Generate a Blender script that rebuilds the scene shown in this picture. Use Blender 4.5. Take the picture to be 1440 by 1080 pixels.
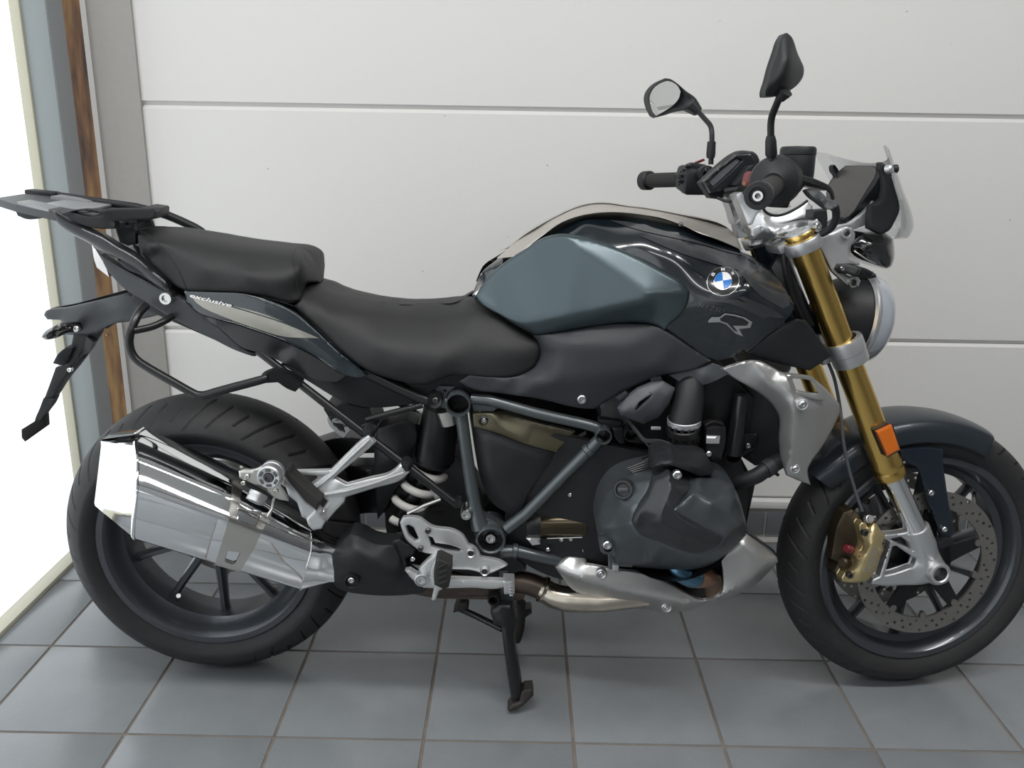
import bpy, bmesh, math, random
import numpy as np
from mathutils import Vector, Matrix
from mathutils.geometry import delaunay_2d_cdt
from mathutils.bvhtree import BVHTree

for o in list(bpy.data.objects):
    bpy.data.objects.remove(o)
SC = bpy.context.scene
COL = SC.collection
R = math.radians
random.seed(4)

# ------------------------------------------------------------------ camera
FPX, YAW, PITCH, ROLL = 1243.14, -0.0058226, 0.29196086, -0.01631536
CAM = np.array([0.0, -1.788689, 1.195007])


def cam_axes():
    cy, sy, cp, sp = math.cos(YAW), math.sin(YAW), math.cos(PITCH), math.sin(PITCH)
    f = np.array([sy * cp, cy * cp, -sp]); r = np.array([cy, -sy, 0.0]); d = np.cross(f, r)
    cr, sr = math.cos(ROLL), math.sin(ROLL)
    return cr * r + sr * d, -sr * r + cr * d, f


AX_R, AX_D, AX_F = cam_axes()
cam = bpy.data.cameras.new('camera')
cam.sensor_width = 36.0
cam.lens = 36.0 * FPX / 1440.0
cam.clip_start = 0.05
camo = bpy.data.objects.new('camera', cam)
COL.objects.link(camo)
camo.matrix_world = Matrix(((AX_R[0], -AX_D[0], -AX_F[0], CAM[0]), (AX_R[1], -AX_D[1], -AX_F[1], CAM[1]),
                            (AX_R[2], -AX_D[2], -AX_F[2], CAM[2]), (0, 0, 0, 1)))
SC.camera = camo

# ------------------------------------------------------------------ light and exposure
SC.view_settings.view_transform = 'Standard'
SC.view_settings.look = 'None'
SC.view_settings.gamma = 1.0
SC.view_settings.use_curve_mapping = False
SC.view_settings.exposure = -0.63
world = bpy.data.worlds.new('daylight'); SC.world = world
world.use_nodes = True
wb = world.node_tree.nodes['Background']
wb.inputs['Color'].default_value = (0.96, 0.98, 1.0, 1)
wb.inputs['Strength'].default_value = 2.5


def area(name, loc, rot, sx, sy, power, col=(1, 1, 1)):
    l = bpy.data.lights.new(name, 'AREA'); l.shape = 'RECTANGLE'; l.size = sx; l.size_y = sy
    l.energy = power; l.color = col
    o = bpy.data.objects.new(name, l); COL.objects.link(o); o.location = loc; o.rotation_euler = rot
    return o


# two strip lights under the ceiling, on the aisle side of the motorcycle
area('ceiling_lamp', (-0.45, -1.15, 2.98), (0, 0, 0), 1.5, 0.25, 56, (1.0, 0.99, 0.975))
area('ceiling_lamp', (1.45, -1.15, 2.98), (0, 0, 0), 1.5, 0.25, 56, (1.0, 0.99, 0.975))
area('ceiling_lamp', (0.5, -3.0, 2.98), (0, 0, 0), 3.0, 0.30, 50, (1.0, 0.99, 0.975))


# ------------------------------------------------------------------ materials
MATS = {}


def mat(name, col, rough=0.5, metal=0.0, coat=0.0, spec=0.5, noise=0.0, nscale=60.0, bump=0.0, bscale=200.0,
        alpha=1.0, rvar=0.0, aniso=0.0):
    m = bpy.data.materials.new(name); m.use_nodes = True
    nt = m.node_tree; b = nt.nodes['Principled BSDF']
    b.inputs['Base Color'].default_value = (*col, 1)
    b.inputs['Roughness'].default_value = rough
    b.inputs['Metallic'].default_value = metal
    b.inputs['Coat Weight'].default_value = coat
    b.inputs['Coat Roughness'].default_value = 0.06
    b.inputs['Specular IOR Level'].default_value = spec
    b.inputs['Alpha'].default_value = alpha
    tc = nt.nodes.new('ShaderNodeTexCoord')
    if noise or rvar:
        n = nt.nodes.new('ShaderNodeTexNoise'); n.inputs['Scale'].default_value = nscale; n.inputs['Detail'].default_value = 6
        nt.links.new(tc.outputs['Object'], n.inputs['Vector'])
        if noise:
            mx = nt.nodes.new('ShaderNodeMix'); mx.data_type = 'RGBA'
            mx.inputs['A'].default_value = (*[c * (1 - noise) for c in col], 1)
            mx.inputs['B'].default_value = (*[min(1, c * (1 + noise)) for c in col], 1)
            nt.links.new(n.outputs['Fac'], mx.inputs['Factor']); nt.links.new(mx.outputs['Result'], b.inputs['Base Color'])
        if rvar:
            mr = nt.nodes.new('ShaderNodeMapRange')
            mr.inputs['To Min'].default_value = max(0.02, rough - rvar); mr.inputs['To Max'].default_value = rough + rvar
            nt.links.new(n.outputs['Fac'], mr.inputs['Value']); nt.links.new(mr.outputs['Result'], b.inputs['Roughness'])
    if bump:
        n2 = nt.nodes.new('ShaderNodeTexNoise'); n2.inputs['Scale'].default_value = bscale; n2.inputs['Detail'].default_value = 5
        nt.links.new(tc.outputs['Object'], n2.inputs['Vector'])
        bp = nt.nodes.new('ShaderNodeBump'); bp.inputs['Strength'].default_value = bump; bp.inputs['Distance'].default_value = 0.002
        nt.links.new(n2.outputs['Fac'], bp.inputs['Height']); nt.links.new(bp.outputs['Normal'], b.inputs['Normal'])
    MATS[name] = m
    return m


def glassmat(name, tint=(1, 1, 1), refl=0.12, rough=0.02):
    m = bpy.data.materials.new(name); m.use_nodes = True; nt = m.node_tree
    nt.nodes.remove(nt.nodes['Principled BSDF'])
    t = nt.nodes.new('ShaderNodeBsdfTransparent'); t.inputs['Color'].default_value = (*tint, 1)
    g = nt.nodes.new('ShaderNodeBsdfGlossy'); g.inputs['Roughness'].default_value = rough
    lw = nt.nodes.new('ShaderNodeLayerWeight'); lw.inputs['Blend'].default_value = refl
    mx = nt.nodes.new('ShaderNodeMixShader')
    nt.links.new(lw.outputs['Facing'], mx.inputs['Fac']); nt.links.new(t.outputs[0], mx.inputs[1]); nt.links.new(g.outputs[0], mx.inputs[2])
    nt.links.new(mx.outputs[0], nt.nodes['Material Output'].inputs['Surface'])
    MATS[name] = m
    return m


mat('rubber', (0.020, 0.020, 0.021), 0.60, spec=0.4, noise=0.35, nscale=45, bump=0.25, bscale=500)
mat('sidewall', (0.016, 0.016, 0.017), 0.55, noise=0.3, nscale=30)
mat('plastic', (0.013, 0.014, 0.016), 0.48, spec=0.36, bump=0.12, bscale=900, noise=0.1)
mat('plastic_grey', (0.024, 0.026, 0.030), 0.50, spec=0.38, bump=0.12, bscale=900, noise=0.08)
mat('plastic_tail', (0.040, 0.043, 0.048), 0.48, spec=0.42, bump=0.10, bscale=900)
mat('plastic_mid', (0.075, 0.080, 0.088), 0.50, bump=0.10, bscale=900)
mat('plastic_gloss', (0.010, 0.011, 0.013), 0.28, coat=0.15)
mat('vinyl', (0.017, 0.017, 0.018), 0.52, spec=0.36, bump=0.22, bscale=1400, noise=0.12)
mat('paint_dark', (0.0045, 0.0085, 0.0125), 0.22, metal=0.0, coat=1.0)
mat('paint_tail', (0.007, 0.014, 0.019), 0.26, metal=0.0, coat=1.0)
mat('decal_grey', (0.034, 0.036, 0.040), 0.32, coat=0.4)
mat('knee_paint', (0.062, 0.083, 0.092), 0.31, metal=0.55, noise=0.04, nscale=1500)
mat('strip_metal', (0.52, 0.49, 0.45), 0.34, metal=0.75)
mat('taupe', (0.34, 0.33, 0.29), 0.34, metal=0.7)
mat('frame_paint', (0.086, 0.098, 0.103), 0.30, metal=0.55, coat=0.3)
mat('black_metal', (0.012, 0.012, 0.013), 0.30, metal=0.2, rvar=0.08, nscale=40)
mat('engine_black', (0.010, 0.010, 0.011), 0.42, metal=0.2, noise=0.3)
mat('engine_grey', (0.092, 0.105, 0.114), 0.36, metal=0.6, noise=0.06, nscale=900)
mat('head_insert', (0.020, 0.022, 0.025), 0.42, bump=0.1, bscale=900)
mat('silver', (0.60, 0.61, 0.62), 0.40, metal=0.85, noise=0.03, nscale=900)
mat('silver_paint', (0.50, 0.50, 0.49), 0.36, metal=0.80, noise=0.03, nscale=900)
mat('cast_alu', (0.62, 0.63, 0.63), 0.42, metal=0.75, noise=0.06, nscale=300)
mat('chrome', (0.88, 0.89, 0.90), 0.045, metal=1.0)
mat('brushed', (0.62, 0.60, 0.56), 0.24, metal=1.0)
mat('steel', (0.50, 0.50, 0.50), 0.28, metal=1.0)
mat('bolt_metal', (0.62, 0.62, 0.61), 0.26, metal=1.0)
mat('bolt_dark', (0.12, 0.12, 0.12), 0.35, metal=0.9)
mat('disc_steel', (0.30, 0.285, 0.265), 0.34, metal=0.85, noise=0.12, nscale=120)
mat('exhaust_steel', (0.50, 0.45, 0.38), 0.26, metal=1.0, noise=0.22, nscale=14)
mat('exhaust_brown', (0.13, 0.10, 0.085), 0.42, metal=0.85, noise=0.4, nscale=18)
mat('exhaust_blue', (0.10, 0.20, 0.30), 0.25, metal=1.0, noise=0.4, nscale=20)
mat('copper', (0.45, 0.26, 0.17), 0.35, metal=0.9, noise=0.2, nscale=30)
mat('gold', (0.76, 0.51, 0.155), 0.25, metal=1.0, noise=0.05, nscale=300)
mat('gold_caliper', (0.62, 0.50, 0.27), 0.38, metal=0.85)
mat('gold_dark', (0.055, 0.042, 0.024), 0.45, metal=0.6, noise=0.3, nscale=60)
mat('amber', (0.58, 0.13, 0.008), 0.22, coat=0.6, noise=0.12, nscale=500)
mat('red', (0.13, 0.010, 0.015), 0.4)
mat('olive', (0.070, 0.062, 0.038), 0.36, metal=0.5)
mat('bronze', (0.055, 0.045, 0.028), 0.24, metal=0.8)
mat('rim_paint', (0.056, 0.061, 0.070), 0.30, metal=0.45, coat=0.35)
mat('navy', (0.010, 0.016, 0.026), 0.33, metal=0.2, coat=0.3)
mat('fender', (0.020, 0.027, 0.036), 0.36, metal=0.25, coat=0.25)
mat('white_spring', (0.62, 0.60, 0.57), 0.45)
mat('white', (0.80, 0.80, 0.80), 0.4)
mat('blue', (0.02, 0.17, 0.52), 0.35)
mat('badge_black', (0.008, 0.008, 0.009), 0.25, coat=0.5)
mat('display', (0.060, 0.057, 0.055), 0.34, coat=0.1)
mat('rack_grey', (0.055, 0.060, 0.064), 0.42, noise=0.08)
mat('rack_plate', (0.30, 0.31, 0.32), 0.40, metal=0.3)
mat('rubber_tip', (0.018, 0.017, 0.016), 0.75, noise=0.3)
mat('dark_brown', (0.020, 0.016, 0.014), 0.6, noise=0.4, nscale=30)
mat('mirror_glass', (0.64, 0.65, 0.65), 0.02, metal=1.0)
mat('headlamp_lens', (0.42, 0.45, 0.50), 0.14, metal=0.3, coat=1.0)
mat('smoke', (0.010, 0.010, 0.011), 0.12, coat=0.8)
mat('lamp_clear', (0.62, 0.60, 0.58), 0.15, coat=0.8)
glassmat('screen', (0.93, 0.94, 0.95), 0.22, 0.03)
glassmat('pane', (0.97, 0.985, 0.99), 0.05, 0.0)
# ------------------------------------------------------------------ geometry helpers
YM = -0.030                      # the motorcycle's middle plane
ROOT_LOC = Vector((0.03, YM, 0.0))
STEER = R(9.5)


def steer_matrix():
    # the fork turns left about an axis tilted 27.7 degrees that meets the floor ahead of the front axle
    p = Vector((0.994, YM, 0.0)); a = Vector((-math.sin(R(27.7)), 0, math.cos(R(27.7))))
    return Matrix.Translation(p) @ Matrix.Rotation(STEER, 4, a) @ Matrix.Translation(-p)


FS = steer_matrix()
FSI = FS.inverted()


def at(px, py, d, fr=None):
    """point that the photograph shows at px, py, on the plane d metres to the right of the middle plane"""
    dr = AX_R * ((px - 720) / FPX) + AX_D * ((py - 540) / FPX) + AX_F
    o = Vector(CAM); v = Vector(dr)
    if fr is not None:
        o = FSI @ o; v = FSI.to_3x3() @ v
    t = (YM - d - o.y) / v.y
    return o + v * t


CROPS = {'A': (0, 240, 4.0), 'B': (80, 540, 1440 / 460), 'C': (340, 480, 1440 / 420), 'D': (440, 700, 3.6),
         'E': (740, 500, 1440 / 420), 'F': (780, 740, 4.0), 'G': (1080, 560, 4.0), 'H': (1080, 740, 4.0),
         'I': (880, 30, 1440 / 420), 'J': (1000, 200, 4.8), 'K': (640, 270, 3.0), 'L': (960, 340, 4.0),
         'M': (180, 300, 1440 / 440), 'N': (0, 380, 6.0), 'O': (0, 560, 5.4), 'P': (560, 540, 7.2),
         'Q': (820, 560, 1440 / 260), 'S': (0, 250, 6.0), 'T': (1000, 220, 8.0), 'U': (1140, 190, 9.0),
         'V': (640, 720, 6.0), 'W': (340, 620, 9.0), 'X': (1160, 560, 9.0), 'Y': (220, 660, 5.4),
         'Z': (1160, 690, 1080 / 140), 'RR': (619, 253, 1268 / 506), 'px': (0, 0, 1.0)}


def tr(c, pts, d=None):
    x0, y0, s = CROPS[c]
    out = []
    for p in pts:
        out.append((x0 + p[0] / s, y0 + p[1] / s, p[2] if len(p) > 2 else d))
    return out


def curve(pts, closed=True, n=5, ang=30):
    """Catmull-Rom through the points, keeping sharp corners"""
    P = [np.array(p, float) for p in pts]; N = len(P)

    def corner(i):
        if not closed and (i == 0 or i == N - 1):
            return True
        a = P[i] - P[i - 1]; b = P[(i + 1) % N] - P[i]
        a = a[:2]; b = b[:2]
        c = np.dot(a, b) / (np.linalg.norm(a) * np.linalg.norm(b) + 1e-12)
        return c < math.cos(R(ang))
    cor = [corner(i) for i in range(N)]
    out = []
    for i in range(N if closed else N - 1):
        j = (i + 1) % N
        p1, p2 = P[i], P[j]
        L = np.linalg.norm((p2 - p1)[:2])

        def tan(k):
            a = P[k] - P[k - 1]; b = P[(k + 1) % N] - P[k]
            la = np.linalg.norm(a[:2]) + 1e-9; lb = np.linalg.norm(b[:2]) + 1e-9
            t = (a / la * lb + b / lb * la) / (la + lb)
            return t * L
        t1 = (p2 - p1) if cor[i] else tan(i)
        t2 = (p2 - p1) if cor[j] else tan(j)
        for k in range(n):
            s = k / n
            h = (2 * s ** 3 - 3 * s ** 2 + 1) * p1 + (s ** 3 - 2 * s ** 2 + s) * t1 + (-2 * s ** 3 + 3 * s ** 2) * p2 + (s ** 3 - s ** 2) * t2
            out.append(h)
    if not closed:
        out.append(P[-1])
    return out


def resample(pts, step, closed=True):
    out = []; N = len(pts)
    for i in range(N if closed else N - 1):
        a, b = pts[i], pts[(i + 1) % N]
        L = np.linalg.norm((b - a)[:2])
        m = max(1, int(round(L / step)))
        for k in range(m):
            out.append(a + (b - a) * (k / m))
    if not closed:
        out.append(pts[-1])
    # drop near duplicates
    res = []
    for q in out:
        if not res or np.linalg.norm((q - res[-1])[:2]) > step * 0.18:
            res.append(q)
    if closed and len(res) > 3 and np.linalg.norm((res[0] - res[-1])[:2]) < step * 0.18:
        res.pop()
    return res


def inside(poly, P):
    """vectorised point in polygon"""
    x, y = P[:, 0], P[:, 1]
    c = np.zeros(len(P), bool); n = len(poly)
    for i in range(n):
        x1, y1 = poly[i][0], poly[i][1]; x2, y2 = poly[(i + 1) % n][0], poly[(i + 1) % n][1]
        if y1 == y2:
            continue
        k = ((y1 > y) != (y2 > y)) & (x < (x2 - x1) * (y - y1) / (y2 - y1) + x1)
        c ^= k
    return c


def bdist(poly, P):
    best = np.full(len(P), 1e9)
    n = len(poly)
    A = np.array([q[:2] for q in poly]); B = np.roll(A, -1, 0)
    for a, b in zip(A, B):
        ab = b - a; L = max(1e-12, ab @ ab)
        t = np.clip(((P - a) @ ab) / L, 0, 1)
        q = a + t[:, None] * ab
        best = np.minimum(best, np.hypot(P[:, 0] - q[:, 0], P[:, 1] - q[:, 1]))
    return best


def triang(outer, holes, extra):
    """constrained Delaunay of loops (lists of 2D) plus free points; returns points, triangles, loops of indices"""
    pts = []; edges = []; loops = []
    for lp in [outer] + holes:
        s = len(pts); m = len(lp)
        pts += [Vector((float(q[0]), float(q[1]))) for q in lp]
        edges += [(s + i, s + (i + 1) % m) for i in range(m)]
        loops.append(list(range(s, s + m)))
    pts += [Vector((float(q[0]), float(q[1]))) for q in extra]
    v, e, f, ov, oe, of = delaunay_2d_cdt(pts, edges, [], 0, 1e-7)
    # map input -> output
    mp = {}
    for k, src in enumerate(ov):
        for sidx in src:
            mp[sidx] = k
    V = np.array([(q.x, q.y) for q in v])
    F = np.array([t for t in f if len(t) == 3])
    cen = V[F].mean(1)
    ok = inside(outer, cen)
    for h in holes:
        ok &= ~inside(h, cen)
    F = F[ok]
    return V, F, [[mp[i] for i in lp] for lp in loops]


def tin(ctrl, P, chains=()):
    """linear interpolation of ctrl (x, y, d) over a Delaunay net, nearest outside"""
    C = [tuple(c) for c in ctrl]; ed = []
    for ch in chains:
        b0 = len(C); C += [tuple(q) for q in ch]
        ed += [(b0 + k, b0 + k + 1) for k in range(len(ch) - 1)]
    C = np.array(C, float)
    v, e, f, ov, oe, of = delaunay_2d_cdt([Vector((a, b)) for a, b in C[:, :2]], ed, [], 0, 0.02)
    V = np.array([(q.x, q.y) for q in v])
    Vd = np.zeros(len(V)); known = np.zeros(len(V), bool)
    for k, o in enumerate(ov):
        if len(o):
            Vd[k] = C[o[-1], 2]; known[k] = True
    for k in np.where(~known)[0]:
        near = np.hypot(C[:, 0] - V[k, 0], C[:, 1] - V[k, 1]).argsort()[:2]
        Vd[k] = C[near, 2].mean()
    out = np.full(len(P), np.nan)
    for t in f:
        if len(t) != 3:
            continue
        a, b, c = V[t[0]], V[t[1]], V[t[2]]
        den = (b[1] - c[1]) * (a[0] - c[0]) + (c[0] - b[0]) * (a[1] - c[1])
        if abs(den) < 1e-9:
            continue
        l1 = ((b[1] - c[1]) * (P[:, 0] - c[0]) + (c[0] - b[0]) * (P[:, 1] - c[1])) / den
        l2 = ((c[1] - a[1]) * (P[:, 0] - c[0]) + (a[0] - c[0]) * (P[:, 1] - c[1])) / den
        l3 = 1 - l1 - l2
        k = (l1 >= -1e-6) & (l2 >= -1e-6) & (l3 >= -1e-6)
        out[k] = l1[k] * Vd[t[0]] + l2[k] * Vd[t[1]] + l3[k] * Vd[t[2]]
    bad = np.isnan(out)
    if bad.any():
        dd = np.hypot(P[bad, 0][:, None] - V[:, 0], P[bad, 1][:, None] - V[:, 1])
        out[bad] = Vd[dd.argmin(1)]
    return out


def mls(G, D, P, sg):
    """local plane fit of samples G, D at points P with a Gaussian of sg pixels"""
    out = np.zeros(len(P))
    for k in range(0, len(P), 400):
        Q = P[k:k + 400]
        dx = G[None, :, 0] - Q[:, None, 0]; dy = G[None, :, 1] - Q[:, None, 1]
        w = np.exp(-(dx * dx + dy * dy) / (2 * sg * sg)) + 1e-9 * np.exp(-np.sqrt(dx * dx + dy * dy) / 10)
        S0 = w.sum(1); Sx = (w * dx).sum(1); Sy = (w * dy).sum(1)
        Sxx = (w * dx * dx).sum(1); Syy = (w * dy * dy).sum(1); Sxy = (w * dx * dy).sum(1)
        b0 = (w * D).sum(1); bx = (w * dx * D).sum(1); by = (w * dy * D).sum(1)
        M = np.stack([np.stack([S0, Sx, Sy], 1), np.stack([Sx, Sxx, Sxy], 1), np.stack([Sy, Sxy, Syy], 1)], 1)
        M = M + np.eye(3) * (S0 * 1e-3)[:, None, None] * np.array([0, 1, 1])[None, :, None]
        out[k:k + 400] = np.linalg.solve(M, np.stack([b0, bx, by], 1)[:, :, None])[:, 0, 0]
    return out


def tps(ctrl, P):
    """thin-plate spline through the control points"""
    C = np.array(ctrl, float)
    _, idx = np.unique(np.round(C[:, :2], 1), axis=0, return_index=True)
    C = C[idx]
    if len(C) > 260:
        C = C[::int(math.ceil(len(C) / 260))]
    sc = 100.0
    A = C[:, :2] / sc; Q = P / sc

    def ker(a, b):
        r2 = ((a[:, None, :] - b[None, :, :]) ** 2).sum(2)
        return 0.5 * r2 * np.log(r2 + 1e-12)
    n = len(A)
    K = np.zeros((n + 3, n + 3)); K[:n, :n] = ker(A, A) + np.eye(n) * 2e-4
    K[:n, n] = 1; K[:n, n + 1:] = A; K[n, :n] = 1; K[n + 1:, :n] = A.T
    w = np.linalg.solve(K, np.concatenate([C[:, 2], np.zeros(3)]))
    return ker(Q, A) @ w[:n] + w[n] + Q @ w[n + 1:]


class MB:
    """collects polygons in one frame, then links them as one mesh object"""

    def __init__(s, fr=None):
        s.v = []; s.f = []; s.fr = fr

    def add(s, V, F):
        o = len(s.v)
        s.v += [Vector(q) for q in V]
        s.f += [tuple(o + i for i in t) for t in F]
        return s

    def mirror(s):
        o = len(s.v)
        s.v += [Vector((q.x, 2 * YM - q.y, q.z)) for q in s.v]
        s.f += [tuple(o + i for i in reversed(t)) for t in list(s.f)]
        return s

    def build(s, name, m, parent=None, ang=35, root=True):
        me = bpy.data.meshes.new(name)
        V = [(s.fr @ q if s.fr is not None else q) for q in s.v]
        off = ROOT_LOC if root else Vector((0, 0, 0))
        me.from_pydata([tuple(q - off) for q in V], [], s.f)
        bm = bmesh.new(); bm.from_mesh(me)
        bmesh.ops.remove_doubles(bm, verts=bm.verts, dist=1e-6)
        bmesh.ops.recalc_face_normals(bm, faces=bm.faces)
        bm.to_mesh(me); bm.free()
        me.shade_smooth()
        me.set_sharp_from_angle(angle=R(ang))
        me.materials.append(MATS[m])
        o = bpy.data.objects.new(name, me); COL.objects.link(o)
        if parent is not None:
            o.parent = parent
        return o


def relief_geo(outline, ctrl=(), th=0.004, step=7.0, smooth=2, fr=None, holes=(), bev=0.0, back=None, curved=True, ang=30,
               ridge=(), bdepth=None, mode='tin'):
    """a panel: outline and control points (px, py, d); a skin with real depth and thickness.
    ridge: polylines of control points whose samples are kept as sharp creases"""
    oc = curve(outline, True, 5, ang) if curved else [np.array(p, float) for p in outline]
    ol = resample(oc, step)
    hl = [resample(curve(h, True, 4, ang) if curved else [np.array(p, float) for p in h], step) for h in holes]
    A = np.array(ol)
    x0, y0 = A[:, :2].min(0); x1, y1 = A[:, :2].max(0)
    g = []
    dy = step * 0.866; r = 0; y = y0
    while y <= y1:
        x = x0 + (step / 2 if r % 2 else 0)
        while x <= x1:
            g.append((x, y)); x += step
        y += dy; r += 1
    rp = []
    for line in ridge:
        rp += resample([np.array(q, float) for q in line], step, False)
    G = np.array(g) if g else np.zeros((0, 2))
    loops_all = [ol] + hl

    def keep(P, mind):
        if len(P) == 0:
            return P
        k = inside(ol, P)
        for h in hl:
            k &= ~inside(h, P)
        P = P[k]
        if len(P):
            dmin = np.min([bdist(l, P) for l in loops_all], axis=0)
            P = P[dmin > mind]
        return P
    G = keep(G, max(step * 0.5, bev * 1.3 if bev else 0))
    extra = [G]
    if bev:
        for l in loops_all:
            Q = np.array(l)[:, :2]; T = np.roll(Q, -1, 0) - np.roll(Q, 1, 0)
            nrm = np.stack([-T[:, 1], T[:, 0]], 1); nrm /= np.linalg.norm(nrm, axis=1)[:, None] + 1e-9
            for fr_ in (0.3, 1.0):
                for sg in (1, -1):
                    K = Q + nrm * sg * bev * fr_
                    K = keep(K, bev * fr_ * 0.85)
                    extra.append(K)
    if rp:
        RP = np.array(rp)
        K = keep(RP[:, :2], step * 0.4)
        if len(G) and len(K):
            dd = np.hypot(G[:, 0][:, None] - K[:, 0], G[:, 1][:, None] - K[:, 1]).min(1)
            extra[0] = G[dd > step * 0.55]
        extra.append(K)
    E_ = np.concatenate([e for e in extra if len(e)]) if any(len(e) for e in extra) else np.zeros((0, 2))
    V, F, loops = triang(ol, hl, E_)
    C = [tuple(q) for q in ol] + [tuple(q) for h in hl for q in h if q[2] is not None and not np.isnan(q[2])]
    C += [tuple(c) for c in ctrl]
    C += [tuple(q) for q in rp]
    if mode == 'tps':
        D = tps(C, V)
        for lp_, src_ in zip(loops, [ol] + hl):
            for i_, q_ in zip(lp_, src_):
                if q_[2] is not None and not np.isnan(q_[2]):
                    D[i_] = q_[2]
    else:
        C0 = [tuple(q) for h in hl for q in h if q[2] is not None and not np.isnan(q[2])] + [tuple(c) for c in ctrl]
        chains = [[tuple(q) for q in ol] + [tuple(ol[0])]] + [[tuple(q) for q in resample([np.array(z, float) for z in line], step, False)] for line in ridge]
        if not ctrl and not ridge and max(q[2] for q in ol) - min(q[2] for q in ol) < 1e-6:
            D = np.full(len(V), ol[0][2])
        elif smooth:
            sp_ = min(4.0, max(2.0, 0.9 * (1.2 + 1.6 * smooth)))
            gx, gy = np.meshgrid(np.arange(x0, x1 + sp_, sp_), np.arange(y0, y1 + sp_, sp_))
            GG = np.stack([gx.ravel(), gy.ravel()], 1)
            GG = GG[inside(ol, GG)]
            GG = np.concatenate([GG, A[:, :2]])
            D = mls(GG, tin(C0, GG, chains), V, 1.2 + 1.6 * smooth)
        else:
            D = tin(C0, V, chains)
    if bev:
        dist = np.min([bdist(l, V) for l in loops_all], axis=0)
        u = np.clip(1 - dist / bev, 0, 1)
        bd = bdepth if bdepth is not None else bev * 0.0013
        D = D - bd * (1 - np.sqrt(np.maximum(0, 1 - u * u)))
    V3 = [at(V[i, 0], V[i, 1], D[i], fr) for i in range(len(V))]
    n = len(V3)
    faces = [tuple(t) for t in F]
    if back is not None:
        B3 = [Vector((p.x, YM - (back if not callable(back) else back(p)), p.z)) for p in V3]
    else:
        B3 = [Vector((p.x, p.y + th, p.z)) for p in V3]
    allv = V3 + B3
    faces += [tuple(n + i for i in reversed(t)) for t in F]
    for lp in loops:
        m = len(lp)
        for k in range(m):
            a, b = lp[k], lp[(k + 1) % m]
            faces.append((a, b, n + b, n + a))
    return allv, faces


def relief(name, m, parent, outline, ctrl=(), mirror=None, ang_s=35, fr=None, **kw):
    V, F = relief_geo(outline, ctrl, fr=fr, **kw)
    mb = MB(FS if fr else None).add(V, F)
    if mirror == 'join':
        mb.mirror()
    o = mb.build(name, MATS and m, parent, ang_s)
    if mirror == 'copy':
        mb2 = MB(FS if fr else None).add([Vector((q.x, 2 * YM - q.y, q.z)) for q in V], [tuple(reversed(t)) for t in F])
        o2 = mb2.build(name, m, parent, ang_s)
        return o, o2
    return o


def frame_of(t):
    t = t.normalized()
    a = Vector((0, 0, 1)) if abs(t.z) < 0.9 else Vector((1, 0, 0))
    u = t.cross(a).normalized(); w = t.cross(u).normalized()
    return u, w


def smooth3(pts, n=6):
    P = [Vector(p) for p in pts]; out = []
    for i in range(len(P) - 1):
        p0 = P[max(0, i - 1)]; p1 = P[i]; p2 = P[i + 1]; p3 = P[min(len(P) - 1, i + 2)]
        for k in range(n):
            s = k / n
            out.append(0.5 * ((2 * p1) + (p2 - p0) * s + (2 * p0 - 5 * p1 + 4 * p2 - p3) * s * s + (3 * p1 - p0 - 3 * p2 + p3) * s ** 3))
    out.append(P[-1])
    return out


def fillet(pts, r, n=6):
    P = [Vector(p) for p in pts]; out = [P[0]]
    for i in range(1, len(P) - 1):
        a, b, c = P[i - 1], P[i], P[i + 1]
        l = min(r, (a - b).length * 0.48, (c - b).length * 0.48)
        q0 = b + (a - b).normalized() * l; q1 = b + (c - b).normalized() * l
        for k in range(n + 1):
            s = k / n
            out.append((1 - s) ** 2 * q0 + 2 * s * (1 - s) * b + s * s * q1)
    out.append(P[-1])
    return out


def tube_geo(path, r, seg=14, squash=None, cap=True):
    """squash=(vector, factor): flatten the section along a vector"""
    P = [Vector(p) for p in path]; n = len(P)
    rs = r if isinstance(r, (list, tuple)) else [r] * n
    if len(rs) != n:
        rs = list(np.interp(np.linspace(0, 1, n), np.linspace(0, 1, len(rs)), rs))
    V = []; F = []
    t = (P[1] - P[0]).normalized(); u, w = frame_of(t)
    for i in range(n):
        t2 = (P[min(n - 1, i + 1)] - P[max(0, i - 1)]).normalized()
        q = t.rotation_difference(t2); u = (q @ u).normalized(); w = t2.cross(u).normalized(); t = t2
        for k in range(seg):
            a = 2 * math.pi * k / seg
            o = (u * math.cos(a) + w * math.sin(a)) * rs[i]
            if squash:
                sv = squash[0].normalized(); o = o - sv * (o.dot(sv)) * (1 - squash[1])
            V.append(P[i] + o)
    for i in range(n - 1):
        for k in range(seg):
            a = i * seg + k; b = i * seg + (k + 1) % seg
            F.append((a, b, b + seg, a + seg))
    if cap:
        F.append(tuple(reversed(range(seg)))); F.append(tuple(range((n - 1) * seg, n * seg)))
    return V, F


def tube(name, m, parent, path, r, seg=14, fr=None, mirror=None, squash=None, ang=40):
    V, F = tube_geo(path, r, seg, squash)
    mb = MB(FS if fr else None).add(V, F)
    o = mb.build(name, m, parent, ang)
    if mirror:
        mb2 = MB(FS if fr else None).add([Vector((q.x, 2 * YM - q.y, q.z)) for q in V], F)
        mb2.build(name, m, parent, ang)
    return o


def lathe_geo(c, axis, prof, seg=32, closed=False):
    """prof: list of (radius, height along axis)"""
    c = Vector(c); ax = Vector(axis).normalized(); u, w = frame_of(ax)
    V = []; F = []; n = len(prof)
    for r, h in prof:
        for k in range(seg):
            a = 2 * math.pi * k / seg
            V.append(c + ax * h + (u * math.cos(a) + w * math.sin(a)) * max(r, 1e-5))
    for i in range(n - (0 if closed else 1)):
        j = (i + 1) % n
        for k in range(seg):
            k2 = (k + 1) % seg
            F.append((i * seg + k, i * seg + k2, j * seg + k2, j * seg + k))
    return V, F


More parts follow.
